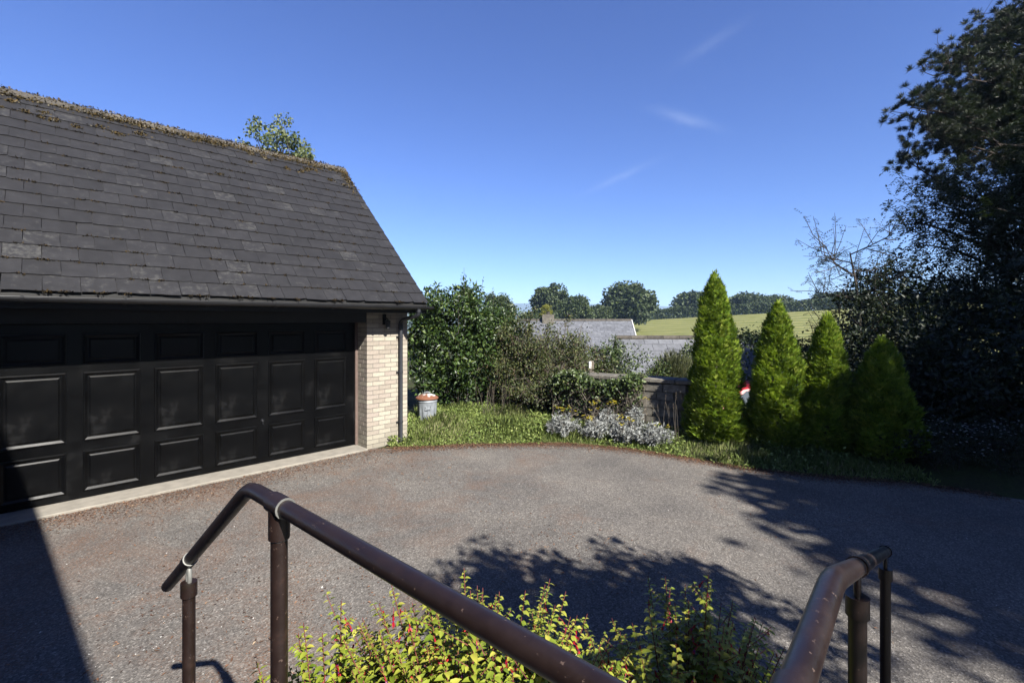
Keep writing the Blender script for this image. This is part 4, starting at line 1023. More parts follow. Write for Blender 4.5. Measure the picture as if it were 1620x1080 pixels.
def thicket(name, label, base, r, seed, n_leaf, n_canes, leafm='bramble', dead=60, cat='bramble'):
    g = np.random.default_rng(seed); root = empty(name, base, 0, label, cat)
    tb = MB(); td = MB(); LP = []; LD = []
    for i in range(n_canes + dead):
        th = g.random() * 2 * math.pi; q = math.sqrt(g.random())
        bx, by = r[0] * q * 0.75 * math.cos(th), r[1] * q * 0.75 * math.sin(th); hh = r[2] * g.uniform(0.6, 1.05) * (1 - 0.35 * q * q)
        a2 = g.random() * 2 * math.pi; rl = g.uniform(0.3, 0.9)
        p0 = np.array([bx, by, 0]); p3 = np.array([bx + rl * math.cos(a2), by + rl * math.sin(a2) - 0.1, hh * g.uniform(0.35, 0.85)]); pm = (p0 + p3) / 2 + np.array([g.normal(0, .1), g.normal(0, .1), hh * 0.62])
        pts = [p0 * (1 - t) ** 2 + 2 * t * (1 - t) * pm + p3 * t * t for t in np.linspace(0, 1, 9)]
        if i < n_canes:
            tb.tube([tuple(p) for p in pts], list(np.linspace(0.010, 0.003, 9)), 4, False)
            for k in range(n_leaf // n_canes):
                t = g.uniform(0.25, 1) * 8; j = min(7, int(t)); f = t - j
                LP.append(pts[j] * (1 - f) + pts[j + 1] * f + g.normal(0, 0.085, 3))
        else:
            td.tube([tuple(p) for p in pts], list(np.linspace(0.008, 0.002, 9)), 4, False)
            for k in range(3):
                j = int(g.integers(3, 8)); s = pts[j]; td.tube([tuple(s), tuple(s + g.normal(0, 0.12, 3)), tuple(s + g.normal(0, 0.2, 3))], [0.004, 0.003, 0.001], 4, False)
    tb.build('canes', M['darkstem'], root); td.build('dead_stems', M['twig'], root)
    P = np.array(LP); n = len(P); P[:, 2] = np.abs(P[:, 2]) + 0.02
    s = 0.058 * (0.6 + 0.7 * g.random(n))
    leaves('foliage', P, rdir(n, g), unit(rdir(n, g) + np.array([[0, -0.2, 0.7]])), s, s * 0.62, G[leafm], root, g=g)
    m2 = int(n * 0.07); Pd = P[g.integers(0, n, m2)] + g.normal(0, 0.06, (m2, 3))
    leaves('dry_leaves', Pd, rdir(m2, g), rdir(m2, g), 0.045, 0.025, G['dry'], root, g=g)
    return root
thicket('bramble_thicket', 'wide tangled bramble thicket with brown dead stems by the laurel', on(0.35, 11.3), (1.25, 0.8, 3.3), 41, 24000, 170, dead=110)
thicket('bramble_thicket', 'mounded bramble thicket with reddish dry leaves in front of cottage roof', on(1.35, 11.3), (0.95, 0.7, 2.95), 42, 20000, 150, dead=110)
thicket('bramble_thicket', 'low bramble mound spilling over the near end of garden wall', on(0.95, 10.1), (0.55, 0.4, 1.5), 43, 5000, 60, dead=50)
shrub('red_valerian', 'reddish leafed plant growing beside the weathered post', on(1.95, 11.2), (0.5, 0.35, 1.9), 0.055, 0.025, 34, 0.16, 32, 'dry', seed=44, n_stems=16, stem_r=0.008)
shrub('dark_bush', 'dark rounded bush standing against the end of outbuilding roof', on(2.75, 13.6), (0.62, 0.6, 2.75), 0.06, 0.034, 70, 0.22, 60, 'oak', seed=45, n_stems=16)
shrub('privet_bush', 'low leafy green bush just above the ivy covered wall', on(2.55, 11.0), (1.1, 0.4, 1.75), 0.06, 0.036, 70, 0.2, 46, 'ivy', seed=46, n_stems=14)
# ivy over the wall: bare grey stems and a leafy top
def ivy():
    g = np.random.default_rng(51); root = empty('ivy', (0.95, 9.53, 0.08), R(-30.5), 'tangle of bare grey ivy stems with green leaves along wall top', 'ivy')
    tb = MB()
    for i in range(150):
        x = g.uniform(0, 1.65); pts = []; p = np.array([x, g.uniform(-0.16, 0.0), g.uniform(0.0, 0.5)]); d = np.array([g.normal(0, .7), 0, g.uniform(0.2, 1)])
        for k in range(9):
            pts.append(tuple(p)); d = d + np.array([g.normal(0, .5), 0, g.normal(0, .4)]); d = d / np.linalg.norm(d); p = p + d * 0.11; p[1] = np.clip(p[1] + g.normal(0, 0.035), -0.26, -0.01); p[2] = np.clip(p[2], 0.02, 1.1); p[0] = np.clip(p[0], -0.05, 1.75)
        r0 = g.uniform(0.004, 0.011); tb.tube(pts, list(np.linspace(r0, r0 * 0.3, 9)), 4, False)
    tb.build('stems', M['twig'], root)
    n = 3600; x = g.uniform(-0.1, 1.7, n); z = 1.02 - np.abs(g.normal(0, 0.16, n)) + 0.08 * np.sin(x * 5); y = g.normal(-0.03, 0.14, n)
    lo = g.random(n) < 0.22; z[lo] = g.uniform(0.05, 0.9, lo.sum()); y[lo] = -0.12 + g.normal(0, 0.05, lo.sum())
    P = np.stack([x, y, z], -1); s = 0.055 * (0.6 + 0.7 * g.random(n))
    leaves('foliage', P, unit(rdir(n, g) + np.array([[0, -0.4, -0.3]])), unit(rdir(n, g) * 0.7 + np.array([[0, -0.5, 0.8]])), s, s * 0.85, G['ivy'], root, g=g)
ivy()
# broom: fine upright stems
def broom(label, base, rx, ry, ht, seed, n):
    g = np.random.default_rng(seed); root = empty('broom_bush', base, 0, label, 'shrub')
    m = MB()
    for i in range(10): m.tube([(0, 0, -0.05), (g.normal(0, rx * .3), g.normal(0, ry * .3), ht * 0.6)], [0.02, 0.006], 5, False)
    m.build('stems', M['bark'], root)
    th = g.random(n) * 6.283; q = np.sqrt(g.random(n)); x = rx * q * np.cos(th); y = ry * q * np.sin(th); zt = ht * (1 - 0.5 * q ** 2) * g.uniform(0.35, 0.95, n)
    P = np.stack([x, y, zt], -1); A = unit(np.stack([x / rx * 0.7, y / ry * 0.7, np.ones(n)], -1) + rdir(n, g) * 0.35)
    leaves('foliage', P, A, rdir(n, g), 0.26 * (0.5 + 0.7 * g.random(n)), 0.011, G['broom'], root, 0.0, 0.1, g=g)
broom('fine stemmed olive green broom bush in front of outbuilding roof', on(3.85, 11.3), 0.7, 0.5, 1.75, 61, 7000)
broom('fine stemmed broom bush glimpsed between two golden conifers', on(5.35, 13.0), 0.8, 0.5, 2.3, 62, 6000)
def hedge(label, x0, y0, x1, y1, ht, wd, leafm, seed, n, leafL, cat='hedge', z0=None, lump=0.15, group=None):
    g = np.random.default_rng(seed); L_ = math.hypot(x1 - x0, y1 - y0); root = empty('hedge', (x0, y0, hz(x0, y0)), math.atan2(y1 - y0, x1 - x0), label, cat, group)
    m = MB(); c_, s_ = (x1 - x0) / L_, (y1 - y0) / L_
    nst = max(6, int(L_ / 3))
    for i in range(nst):
        t = (i + 0.5) * L_ / nst; zz = hz(x0 + c_ * t, y0 + s_ * t) - hz(x0, y0); m.tube([(t, 0, zz - 0.2), (t + 0.1, 0, zz + ht * 0.7)], [wd * 0.06, wd * 0.02], 5, False)
    m.build('stems', M['bark'], root)
    t = g.random(n) * L_; zz = np.array(height(x0 + c_ * t, y0 + s_ * t)) - hz(x0, y0)
    hh = ht * (1 + lump * np.sin(t * 2.3 / max(1, ht)) + lump * np.sin(t * 0.9 / max(1, ht) + seed) + lump * 0.7 * g.normal(size=n) * 0.5)
    # points on the shell
    a = g.random(n); side_ = g.random(n) < 0.55
    y = np.where(side_, -wd * 0.5 * (0.85 + 0.2 * g.random(n)), g.uniform(-0.5, 0.5, n) * wd); z = np.where(side_, a * hh, hh * (0.9 + 0.12 * g.random(n)))
    P = np.stack([t, y + g.normal(0, wd * 0.06, n), zz + z], -1)
    s = leafL * (0.6 + 0.8 * g.random(n))
    leaves('foliage', P, rdir(n, g), unit(rdir(n, g) + np.array([[0, -0.4, 0.6]])), s, s * 0.6, G[leafm], root, g=g)
hedge('leafy hedge along the lane behind red car and conifers', 5.0, 13.9, 11.5, 12.6, 2.15, 0.8, 'oak', 63, 9000, 0.085)
hedge('dark field hedge on the skyline above the mown field', 34, 153, 175, 153, 3.1, 2.6, 'oak', 64, 30000, 0.75, lump=0.06)

# ------------------------------------------------------------------ trees in the distance
def dtree(px, Y, top_py, wpx, bot_py, label, leafm='oak', seed=1, group='trees beyond the roofs', name='oak_tree', n=70, per=70):
    x = (px - 810) * Y / F; zt = EYE + (507 - top_py) * Y / F; zb = EYE + (507 - bot_py) * Y / F; rx = wpx * Y / F / 2
    b = hz(x, Y); cz = (zt + zb) / 2; rz_ = (zt - zb) / 2
    tree(name, label, 'tree', (x, Y, b), (x, Y, cz), (rx * 0.86, rx * 0.86, rz_ * 0.86), max(0.12, rx * 0.07), n, rx * 0.27, int(per * 1.9), rx * 0.105, rx * 0.075, leafm, seed=seed, group=group, n_limbs=24, inner=0.45, low=-0.9)
dtree(872, 112, 446, 66, 512, 'tall dark oak standing behind the cottage roof', seed=71)
dtree(912, 98, 467, 58, 512, 'lower dark oak overlapping the taller oak behind cottage', seed=72)
dtree(992, 118, 449, 90, 516, 'broad round oak standing alone at the field edge', seed=73, n=90, per=80)
dtree(788, 62, 461, 56, 520, 'dark tree rising above the bramble thicket', seed=74)
dtree(864, 60, 478, 22, 505, 'small golden leafed tree by the cottage chimney', 'yellowtree', 75, name='golden_tree', n=30, per=50)
dtree(1100, 158, 463, 74, 497, 'dark hedgerow tree partly hidden by the tallest conifer', seed=76)
dtree(1180, 162, 466, 62, 494, 'bushy hedgerow tree showing between tips of the two tallest conifers', seed=77)
dtree(1222, 165, 470, 58, 492, 'low bushy tree in the skyline hedge', seed=78)
dtree(1312, 160, 465, 54, 490, 'rounded hedgerow tree at the field end near dark trees', seed=79)
dtree(1352, 158, 461, 50, 488, 'larger hedgerow tree half hidden behind bare elder twigs', seed=80)
dtree(850, 90, 492, 60, 515, 'low scrubby bush below the tall dark oak', seed=81)
dtree(948, 104, 484, 44, 512, 'small scrub tree between the oak trees', seed=82)
# birch behind the garage
tree('birch_tree', 'light green birch top showing above the mossy garage ridge', 'tree', (-9.9, 20.0, hz(-9.9, 20.0)), (-9.9, 20.0, 8.4), (1.55, 1.5, 2.3), 0.14, 95, 0.42, 110, 0.12, 0.08, 'birch', seed=85, n_limbs=50, inner=0.3, hang=0.8)

# ------------------------------------------------------------------ right hand trees (in deep shade)
def pine():
    g = np.random.default_rng(91); bx, by = 19.6, 15.4; root = empty('pine_tree', (bx, by, hz(bx, by)), 0, 'large dark pine reaching long needled boughs over the drive', 'tree')
    b = np.array([bx, by, hz(bx, by)]); m = MB(); m.tube([(0, 0, -0.2), (0.1, 0, 4), (-0.1, 0.1, 10), (0, 0, 16)], [0.40, 0.34, 0.25, 0.05], 9)
    tips = []
    def bough(p0, p1, r0, nsub):
        pts = [np.array(q) for q in bent(p0, p1, g, 0.06, 8)]
        m.tube([tuple(q) for q in pts], list(np.linspace(r0, 0.012, 8)), 6, False)
        for i in range(nsub):
            t = g.uniform(0.25, 1.0) * 7; j = min(6, int(t)); s = pts[j] + (pts[j + 1] - pts[j]) * (t - j)
            L_ = g.uniform(0.5, 1.25); d = unit((np.array([p1]) - np.array([p0])) * 0.5 / np.linalg.norm(np.array(p1) - np.array(p0)) + g.normal(0, .55, (1, 3)) + np.array([[0, 0, 0.15]]))[0]
            e = s + d * L_; sub = [np.array(q) for q in bent(s, e, g, 0.1, 4)]; m.tube([tuple(q) for q in sub], [0.018, 0.014, 0.01, 0.006], 4, False)
            for k in range(int(g.integers(8, 13))):
                tt = g.uniform(0.3, 1.0); q = s + (e - s) * tt + g.normal(0, 0.17, 3); tips.append((q, d)); 
                m.tube([tuple(s + (e - s) * tt * 0.9), tuple(q)], [0.007, 0.004], 3, False)
    # bough ends (relative to the tree base)
    def rel(px, py, Y): return np.array(at(px, py, Y)) - b
    for (px, py, Y, r0, ns) in ((1440, 258, 14.4, 0.10, 16), (1452, 175, 14.7, 0.12, 24), (1478, 150, 15.2, 0.12, 24), (1520, 92, 15.6, 0.12, 20), (1566, 52, 15.9, 0.11, 20), (1500, 222, 13.9, 0.10, 16), (1612, 30, 15.3, 0.11, 20),
                               (1560, 150, 14.4, 0.11, 24), (1600, 110, 14.1, 0.11, 24), (1560, 208, 13.6, 0.10, 16), (1610, 190, 15.9, 0.11, 20), (1640, 70, 14.1, .11, 20), (1660, 150, 13.8, .11, 20), (1530, 125, 13.9, .11, 22), (1500, 180, 15.0, .11, 22), (1640, 220, 14.6, .11, 18), (1440, 170, 14.2, .1, 22), (1436, 232, 14.8, .1, 20), (1482, 118, 14.6, .1, 22), (1462, 205, 14.2, .1, 24), (1540, 70, 14.8, .1, 22), (1590, 60, 14.4, .1, 22)):
        e = rel(px, py, Y); s = np.array([0, 0, max(4.6, e[2] - 1.3)]); bough(tuple(s), tuple(e), r0, ns)
    for i in range(10):
        a = g.uniform(-1.4, 1.4); e = np.array([math.cos(a) * g.uniform(2, 5), math.sin(a) * g.uniform(2, 5), g.uniform(8.5, 16.5)]); bough((0, 0, e[2] - 1.0), tuple(e), 0.10, 14)
    m.build('trunk', M['pinebark'], root)
    T = np.array([t[0] for t in tips]); D = unit(np.array([t[1] for t in tips]) + np.array([[0, 0, 0.5]]))
    per = 105; n = len(T) * per
    C = np.repeat(T, per, 0) + g.normal(0, 0.018, (n, 3)); A = unit(np.repeat(D, per, 0) * 0.95 + rdir(n, g))
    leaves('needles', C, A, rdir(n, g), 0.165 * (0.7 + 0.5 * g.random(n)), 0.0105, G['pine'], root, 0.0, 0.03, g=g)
pine()
def ash(name, label, base, top, spread, seed, nb, leafm='ash', trunk=0.16, leaf=0.075, dens=1.0, lo=0.25, cat='tree'):
    """open tree of forking branches with drooping compound leaves"""
    g = np.random.default_rng(seed); root = empty(name, base, 0, label, cat); m = MB(); P = []; A = []
    tp = [np.array(q) for q in bent((0, 0, -0.2), (0, 0, top), g, 0.03, 8)]
    m.tube([tuple(q) for q in tp], list(np.linspace(trunk, 0.015, 8)), 8)
    for i in range(nb):
        t = (lo + (1 - lo) * (i + g.random()) / nb) * 7; j = min(6, int(t)); s = tp[j] + (tp[j + 1] - tp[j]) * (t - j)
        a = i * 2.4 + g.normal(0, .3); L_ = spread * (1 - 0.45 * abs(t / 7 - 0.5)) * g.uniform(0.7, 1.1)
        e = s + np.array([math.cos(a) * L_, math.sin(a) * L_, L_ * g.uniform(0.25, 0.7)]); pts = [np.array(q) for q in bent(s, e, g, 0.08, 6)]
        m.tube([tuple(q) for q in pts], list(np.linspace(trunk * 0.32, 0.008, 6)), 5, False)
        for k in range(11):
            t2 = g.uniform(0.2, 1.0) * 5; j2 = min(4, int(t2)); s2 = pts[j2] + (pts[j2 + 1] - pts[j2]) * (t2 - j2); e2 = s2 + g.normal(0, 0.45, 3) * 0.8 + np.array([0, 0, 0.12]) + (e - s) / L_ * 0.25
            m.tube([tuple(s2), tuple((s2 + e2) / 2 + g.normal(0, .04, 3)), tuple(e2)], [0.011, 0.008, 0.004], 4, False)
            for q in range(int(9 * dens)):
                s3 = s2 + (e2 - s2) * g.uniform(0.25, 1.05); d = unit(g.normal(size=(1, 3)) + np.array([[0, 0, -0.25]]))[0]; side_ = np.cross(d, [0, 0, 1.0]); side_ /= max(1e-6, np.linalg.norm(side_)); Lr = leaf * 3
                for u in range(4):
                    c_ = s3 + d * Lr * (0.2 + 0.26 * u)
                    for sg in (-1, 1): P.append(c_); A.append(side_ * sg + d * 0.5)
                P.append(s3 + d * Lr); A.append(d)
    m.build('trunk', M['bark'], root)
    P = np.array(P); A = unit(np.array(A)); n = len(P)
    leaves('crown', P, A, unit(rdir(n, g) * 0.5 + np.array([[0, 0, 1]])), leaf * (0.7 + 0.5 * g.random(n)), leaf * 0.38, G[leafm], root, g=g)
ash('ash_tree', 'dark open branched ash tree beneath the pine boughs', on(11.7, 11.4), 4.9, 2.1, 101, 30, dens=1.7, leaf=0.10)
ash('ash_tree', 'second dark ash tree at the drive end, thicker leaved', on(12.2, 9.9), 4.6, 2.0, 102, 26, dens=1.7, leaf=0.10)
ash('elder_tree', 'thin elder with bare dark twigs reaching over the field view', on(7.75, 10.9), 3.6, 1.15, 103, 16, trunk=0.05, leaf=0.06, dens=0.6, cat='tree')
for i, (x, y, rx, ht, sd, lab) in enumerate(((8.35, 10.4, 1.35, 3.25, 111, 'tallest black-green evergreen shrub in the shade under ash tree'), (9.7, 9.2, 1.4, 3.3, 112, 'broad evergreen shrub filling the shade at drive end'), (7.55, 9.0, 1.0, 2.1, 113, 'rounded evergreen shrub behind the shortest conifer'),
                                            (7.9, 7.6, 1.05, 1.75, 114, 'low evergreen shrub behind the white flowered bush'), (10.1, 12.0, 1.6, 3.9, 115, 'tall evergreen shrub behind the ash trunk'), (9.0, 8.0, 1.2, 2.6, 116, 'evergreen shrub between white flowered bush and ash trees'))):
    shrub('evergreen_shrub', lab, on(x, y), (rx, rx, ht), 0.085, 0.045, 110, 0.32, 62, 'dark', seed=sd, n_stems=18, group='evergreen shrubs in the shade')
# white flowered bush
def daisies(x, y, seed, label):
    g = np.random.default_rng(seed)
    root = shrub('daisy_bush', label, on(x, y), (0.62, 0.42, 0.62), 0.045, 0.018, 60, 0.14, 40, 'dark', seed=seed, cat='shrub', n_stems=20, stem_r=0.006, group='white flowered bushes')
    n = 110; th = g.random(n) * 6.283; q = np.sqrt(g.random(n)); P = np.stack([0.66 * q * np.cos(th), 0.46 * q * np.sin(th), 0.66 * np.sqrt(np.maximum(0.05, 1 - q * q * 0.85)) + g.normal(0, .03, n)], -1)
    C = np.repeat(P, 6, 0); a = np.tile(np.arange(6) * 1.047, n); A = np.stack([np.cos(a), np.sin(a) , 0.35 * np.ones(6 * n)], -1)
    leaves('flowers', C, unit(A), np.tile([[0, -0.2, 1.0]], (6 * n, 1)), 0.016, 0.009, G['white'], root, kind='stuff', g=g)
daisies(6.05, 6.75, 121, 'white flowered bush in shade next to the shortest conifer'); daisies(6.85, 6.55, 122, 'white flowered bush in shade farther from the shortest conifer')

# trees beside and behind the camera whose shade falls across the drive
def shade_tree(label, x, y, cz, r, rz_, seed, nc=200, per=170, inner=0.1):
    tree('sycamore_tree', label, 'tree', on(x, y), (x, y, cz), (r, r, rz_), 0.3, nc, r * 0.30, per, 0.26, 0.20, 'oak', seed=seed, n_limbs=40, inner=inner, group='sycamores beside the drive')
shade_tree('sycamore nearest the house shading the drive', 11.9, -3.6, 7.3, 3.4, 3.3, 131)
shade_tree('sycamore closing the gap in the row beside the drive', 12.4, -1.0, 6.2, 3.2, 2.7, 136)
shade_tree('sycamore in middle of the row shading the conifers', 13.3, 1.3, 6.2, 3.3, 2.7, 132)
shade_tree('sycamore next to the pine shading the shrubs', 16.8, 4.8, 8.2, 3.8, 5.4, 133)
shade_tree('tall sycamore behind the row shading the ash trees', 19.0, 2.5, 9.5, 4.5, 6.0, 134)
tree('cherry_tree', 'small cherry tree beside the house casting leafy shade on tarmac', 'tree', on(4.6, -1.9), (3.6, -0.74, 4.12), (1.25, 1.15, 1.0), 0.09, 95, 0.25, 85, 0.10, 0.06, 'oak', seed=135, n_limbs=40, inner=0.15)

# ------------------------------------------------------------------ silver ragwort with yellow flowers
def silver(x, y, r, ht, seed, label, nfl):
    g = np.random.default_rng(seed); root = empty('silver_ragwort', on(x, y), 0, label, 'plant', 'silver leaved plants by the drive'); m = MB(); P = []; A = []; Fp = []
    for i in range(int(60 * r / 0.4)):
        th = g.random() * 6.283; q = g.random() ** 0.6; tip = np.array([r * q * math.cos(th), r * 0.8 * q * math.sin(th), ht * (1 - 0.45 * q * q) * g.uniform(0.6, 1.05)]); b = np.array([tip[0] * 0.35, tip[1] * 0.35, 0])
        pts = bent(b, tip, g, 0.08, 5); m.tube(pts, [0.007, 0.006, 0.005, 0.004, 0.003], 4, False)
        for k in range(16):
            t = g.uniform(0.35, 1.05); c_ = b + (tip - b) * t + g.normal(0, 0.012, 3); d = g.normal(size=3) * 0.8 + np.array([0, 0, 0.5]); d /= np.linalg.norm(d); P.append(c_); A.append(d)
            s_ = np.cross(d, g.normal(size=3)); s_ /= np.linalg.norm(s_)
            for (o_, sg) in ((0.35, 1), (0.35, -1), (0.65, 1), (0.65, -1)): P.append(c_ + d * 0.06 * o_); A.append(d * 0.7 + s_ * sg * 0.7)
    for i in range(nfl):
        th = g.random() * 6.283; q = g.random() ** 0.5; b = np.array([r * q * math.cos(th) * .8, r * 0.7 * q * math.sin(th), ht * 0.6]); tip = b + np.array([g.normal(0, .06), g.normal(0, .05), ht * g.uniform(0.3, 0.75)]); m.tube(bent(b, tip, g, .06, 4), [0.004, 0.004, 0.003, 0.003], 4, False)
        for k in range(int(g.integers(3, 7))): Fp.append(tip + np.array([g.normal(0, .035), g.normal(0, .035), g.normal(0, .015)]))
    m.build('stems', M['twig'], root)
    P = np.array(P); A = unit(np.array(A)); n = len(P); leaves('foliage', P, A, rdir(n, g), 0.058 * (0.6 + 0.6 * g.random(n)), 0.014, G['silver'], root, 0.05, 0.2, g=g)
    if Fp:
        Fp = np.array(Fp); nf = len(Fp); C = np.repeat(Fp, 9, 0); a = np.tile(np.arange(9) * 0.698, nf); A = unit(np.stack([np.cos(a), np.sin(a), 0.45 * np.ones(9 * nf)], -1)); leaves('flowers', C, A, np.tile([[0, -0.3, 1.0]], (9 * nf, 1)), 0.020, 0.011, G['yellow'], root, kind='stuff', g=g)
silver(0.95, 8.72, 0.30, 0.44, 141, 'silver leaved ragwort with yellow flowers at the grassy end', 6)
silver(1.42, 8.50, 0.32, 0.36, 142, 'greyest silver ragwort clump in middle of the row', 5)
silver(1.72, 8.75, 0.32, 0.48, 143, 'tallest silver ragwort with most yellow flower heads', 16)
silver(1.98, 8.28, 0.30, 0.38, 144, 'silver ragwort with yellow flowers drooping over tarmac edge', 7)
silver(2.40, 8.08, 0.34, 0.36, 145, 'dense white leaved ragwort clump nearest the conifers', 2)
silver(2.22, 8.52, 0.22, 0.58, 146, 'pale silver ragwort against the stone wall', 1)

# ------------------------------------------------------------------ grass and weeds on the bank, tall dead stalks, litter
def bank_points(n, g, x0=-2.1, x1=5.6, ymax=10.8, ed=0.06):
    x = g.uniform(x0, x1, n); e_ = edge(x); y = e_ + ed + g.random(n) ** 0.9 * (ymax - e_)
    keep = ~((x + (y - 8.473) < -1.83 + 0.0) & (y - x > 10.2)) & (y < ymax)
    keep &= ~(((x + 1.69) ** 2 + (y - 9.45) ** 2) < 0.22 ** 2)
    return x[keep], y[keep]
def grass():
    g = np.random.default_rng(151); x, y = bank_points(90000, g); n = len(x)
    near = sstep(0.0, 0.5, y - edge(x)); hgt = (0.04 + 0.115 * near) * (0.5 + 0.8 * g.random(n)) * (1 + 0.5 * np.sin(x * 3.1 + y * 2.3) * np.sin(x * 1.7 - y * 3.3)); hgt *= np.where(x > 2.6, 0.75, 1.0)
    P = np.stack([x, y, height(x, y) - 0.02], -1); A = unit(np.stack([g.normal(0, .38, n), g.normal(0, .38, n), np.ones(n)], -1))
    tone = np.clip(g.normal(0.5, 0.2, n) + 0.18 * np.sin(x * 2.1 + 1) * np.sin(y * 2.7), 0, 1)
    o = leaves('grass', P, A, rdir(n, g), hgt, 0.0065, G['grass'], None, 0.1, 0.25, rnd=tone); tag(o, 'rough green grass growing on the bank beyond the tarmac', 'grass', kind='stuff')
    x, y = bank_points(30000, g); n = len(x); near = sstep(0.0, 0.5, y - edge(x)); P = np.stack([x, y, height(x, y) + (0.02 + 0.15 * near) * g.random(n) ** 0.7], -1)
    s = 0.048 * (0.4 + 0.9 * g.random(n)); patch = np.sin(x * 2.7 + 2) * np.sin(y * 3.1 + x) > -0.25; P, s, n = P[patch], s[patch], int(patch.sum())
    o = leaves('weeds', P, unit(rdir(n, g) + np.array([[0, -0.2, 0.25]])), unit(rdir(n, g) * 0.6 + np.array([[0, -0.2, 1.0]])), s, s * 0.5, G['weed'], None, g=g); tag(o, 'broad leaved green weeds mixed into the grass bank', 'weeds', kind='stuff')
grass()
def stalks(label, pxs, seed, ht):
    g = np.random.default_rng(seed); x0, y0 = pxs[0]; root = empty('dry_grass_tuft', on(x0, y0), 0, label, 'grass tuft', 'dry grass tufts on the bank'); m = MB(); P = []; A = []
    for i in range(26):
        b = np.array([g.normal(0, .2), g.normal(0, .12), 0]); t = b + np.array([g.normal(0, .1), g.normal(0, .1), ht * g.uniform(.6, 1.05)]); m.tube(bent(b, t, g, .04, 4), [.003, .0025, .002, .0015], 3, False)
        for k in range(14): P.append(t - (t - b) * g.uniform(0, .22)); A.append((t - b) / np.linalg.norm(t - b) + g.normal(0, .3, 3))
    m.build('stalks', M['twig'], root); P = np.array(P); leaves('seed_heads', P, unit(np.array(A)), rdir(len(P), g), .02, .006, G['dry'], root, g=g)
stalks('dry pale grass stalks standing before the bramble thicket', [(-0.35, 10.1)], 161, 0.75)
stalks('tall dry grass stalks between stone wall and tallest conifer', [(2.90, 8.28)], 162, 0.8)
stalks('dry pale grass stalks under the mounded thicket', [(0.75, 10.2)], 163, 0.7)
def litter():
    g = np.random.default_rng(171); n = 30000; x = g.uniform(-2.0, 6, n); off = -np.abs(g.normal(0, 0.17, n)) + 0.13; keep = g.random(n) < np.where(x < 2.9, 1.0, 0.6); y = edge(x) + off
    # sparse drift over the drive, thicker by the garage
    m_ = 22000; x2 = g.uniform(-6, 4, m_); y2 = g.uniform(2.6, 8.0, m_); dens = np.clip((np.sin(x2 * 1.3 + 0.7) * np.sin(y2 * 1.7 + x2 * .6) + 0.35 - 0.16 * (x2 + 2)), 0.03, 1); k2 = (g.random(m_) < dens * 0.75) & (y2 < edge(x2)) & (y2 - x2 < 10.2)
    m3 = 8000; t3 = g.random(m3) * 6; o3 = np.abs(g.normal(0, .28, m3)) + .06; x3 = W0.x - .707 * t3 + .707 * o3; y3 = W0.y - .707 * t3 - .707 * o3
    X = np.concatenate([x[keep], x2[k2], x3]); Y = np.concatenate([y[keep], y2[k2], y3]); n = len(X)
    P = np.stack([X, Y, np.maximum(height(X, Y), 0) + 0.003 + 0.008 * g.random(n)], -1); A = unit(np.stack([g.normal(size=n), g.normal(size=n), g.normal(0, .15, n)], -1)); L_ = 0.013 + 0.022 * g.random(n)
    o = leaves('pine_litter', P, A, unit(rdir(n, g) * .3 + np.array([[0, 0, 1]])), L_, np.where(g.random(n) < .5, L_ * .4, L_ * .12), G['litter'], None, g=g); tag(o, 'reddish brown fallen needles and leaf bits along the tarmac edge', 'leaf litter', kind='stuff')
    n = 260; X = g.uniform(-5, 4.5, n); Y = g.uniform(2.4, 8, n); k = (Y < edge(X)) & (Y - X < 10.1); X, Y = X[k], Y[k]; n = len(X)
    n2 = 70; X = np.concatenate([X, g.normal(-2.15, .35, n2)]); Y = np.concatenate([Y, g.normal(3.15, .28, n2)]); n = len(X); P = np.stack([X, Y, 0.004 + 0 * X], -1); A = unit(np.stack([g.normal(size=n), g.normal(size=n), .2 + 0 * X], -1)); L_ = .007 + .014 * g.random(n) ** 3
    o = leaves('stone_chips', P, A, np.tile([[0, 0, 1.0]], (n, 1)), L_, L_ * .8, G['chip'], None, -.2, .0, g=g); tag(o, 'scattered pale stone chips lying on the tarmac', 'stone chips', kind='stuff')
litter()
shrub('small_weed', 'small pale weed at the foot of the downpipe', (gm @ Vector((-0.34, -0.09, 0))), (0.10, 0.05, 0.16), 0.05, 0.03, 12, 0.04, 8, 'weed', seed=172, cat='weed', n_stems=8, stem_r=0.003)

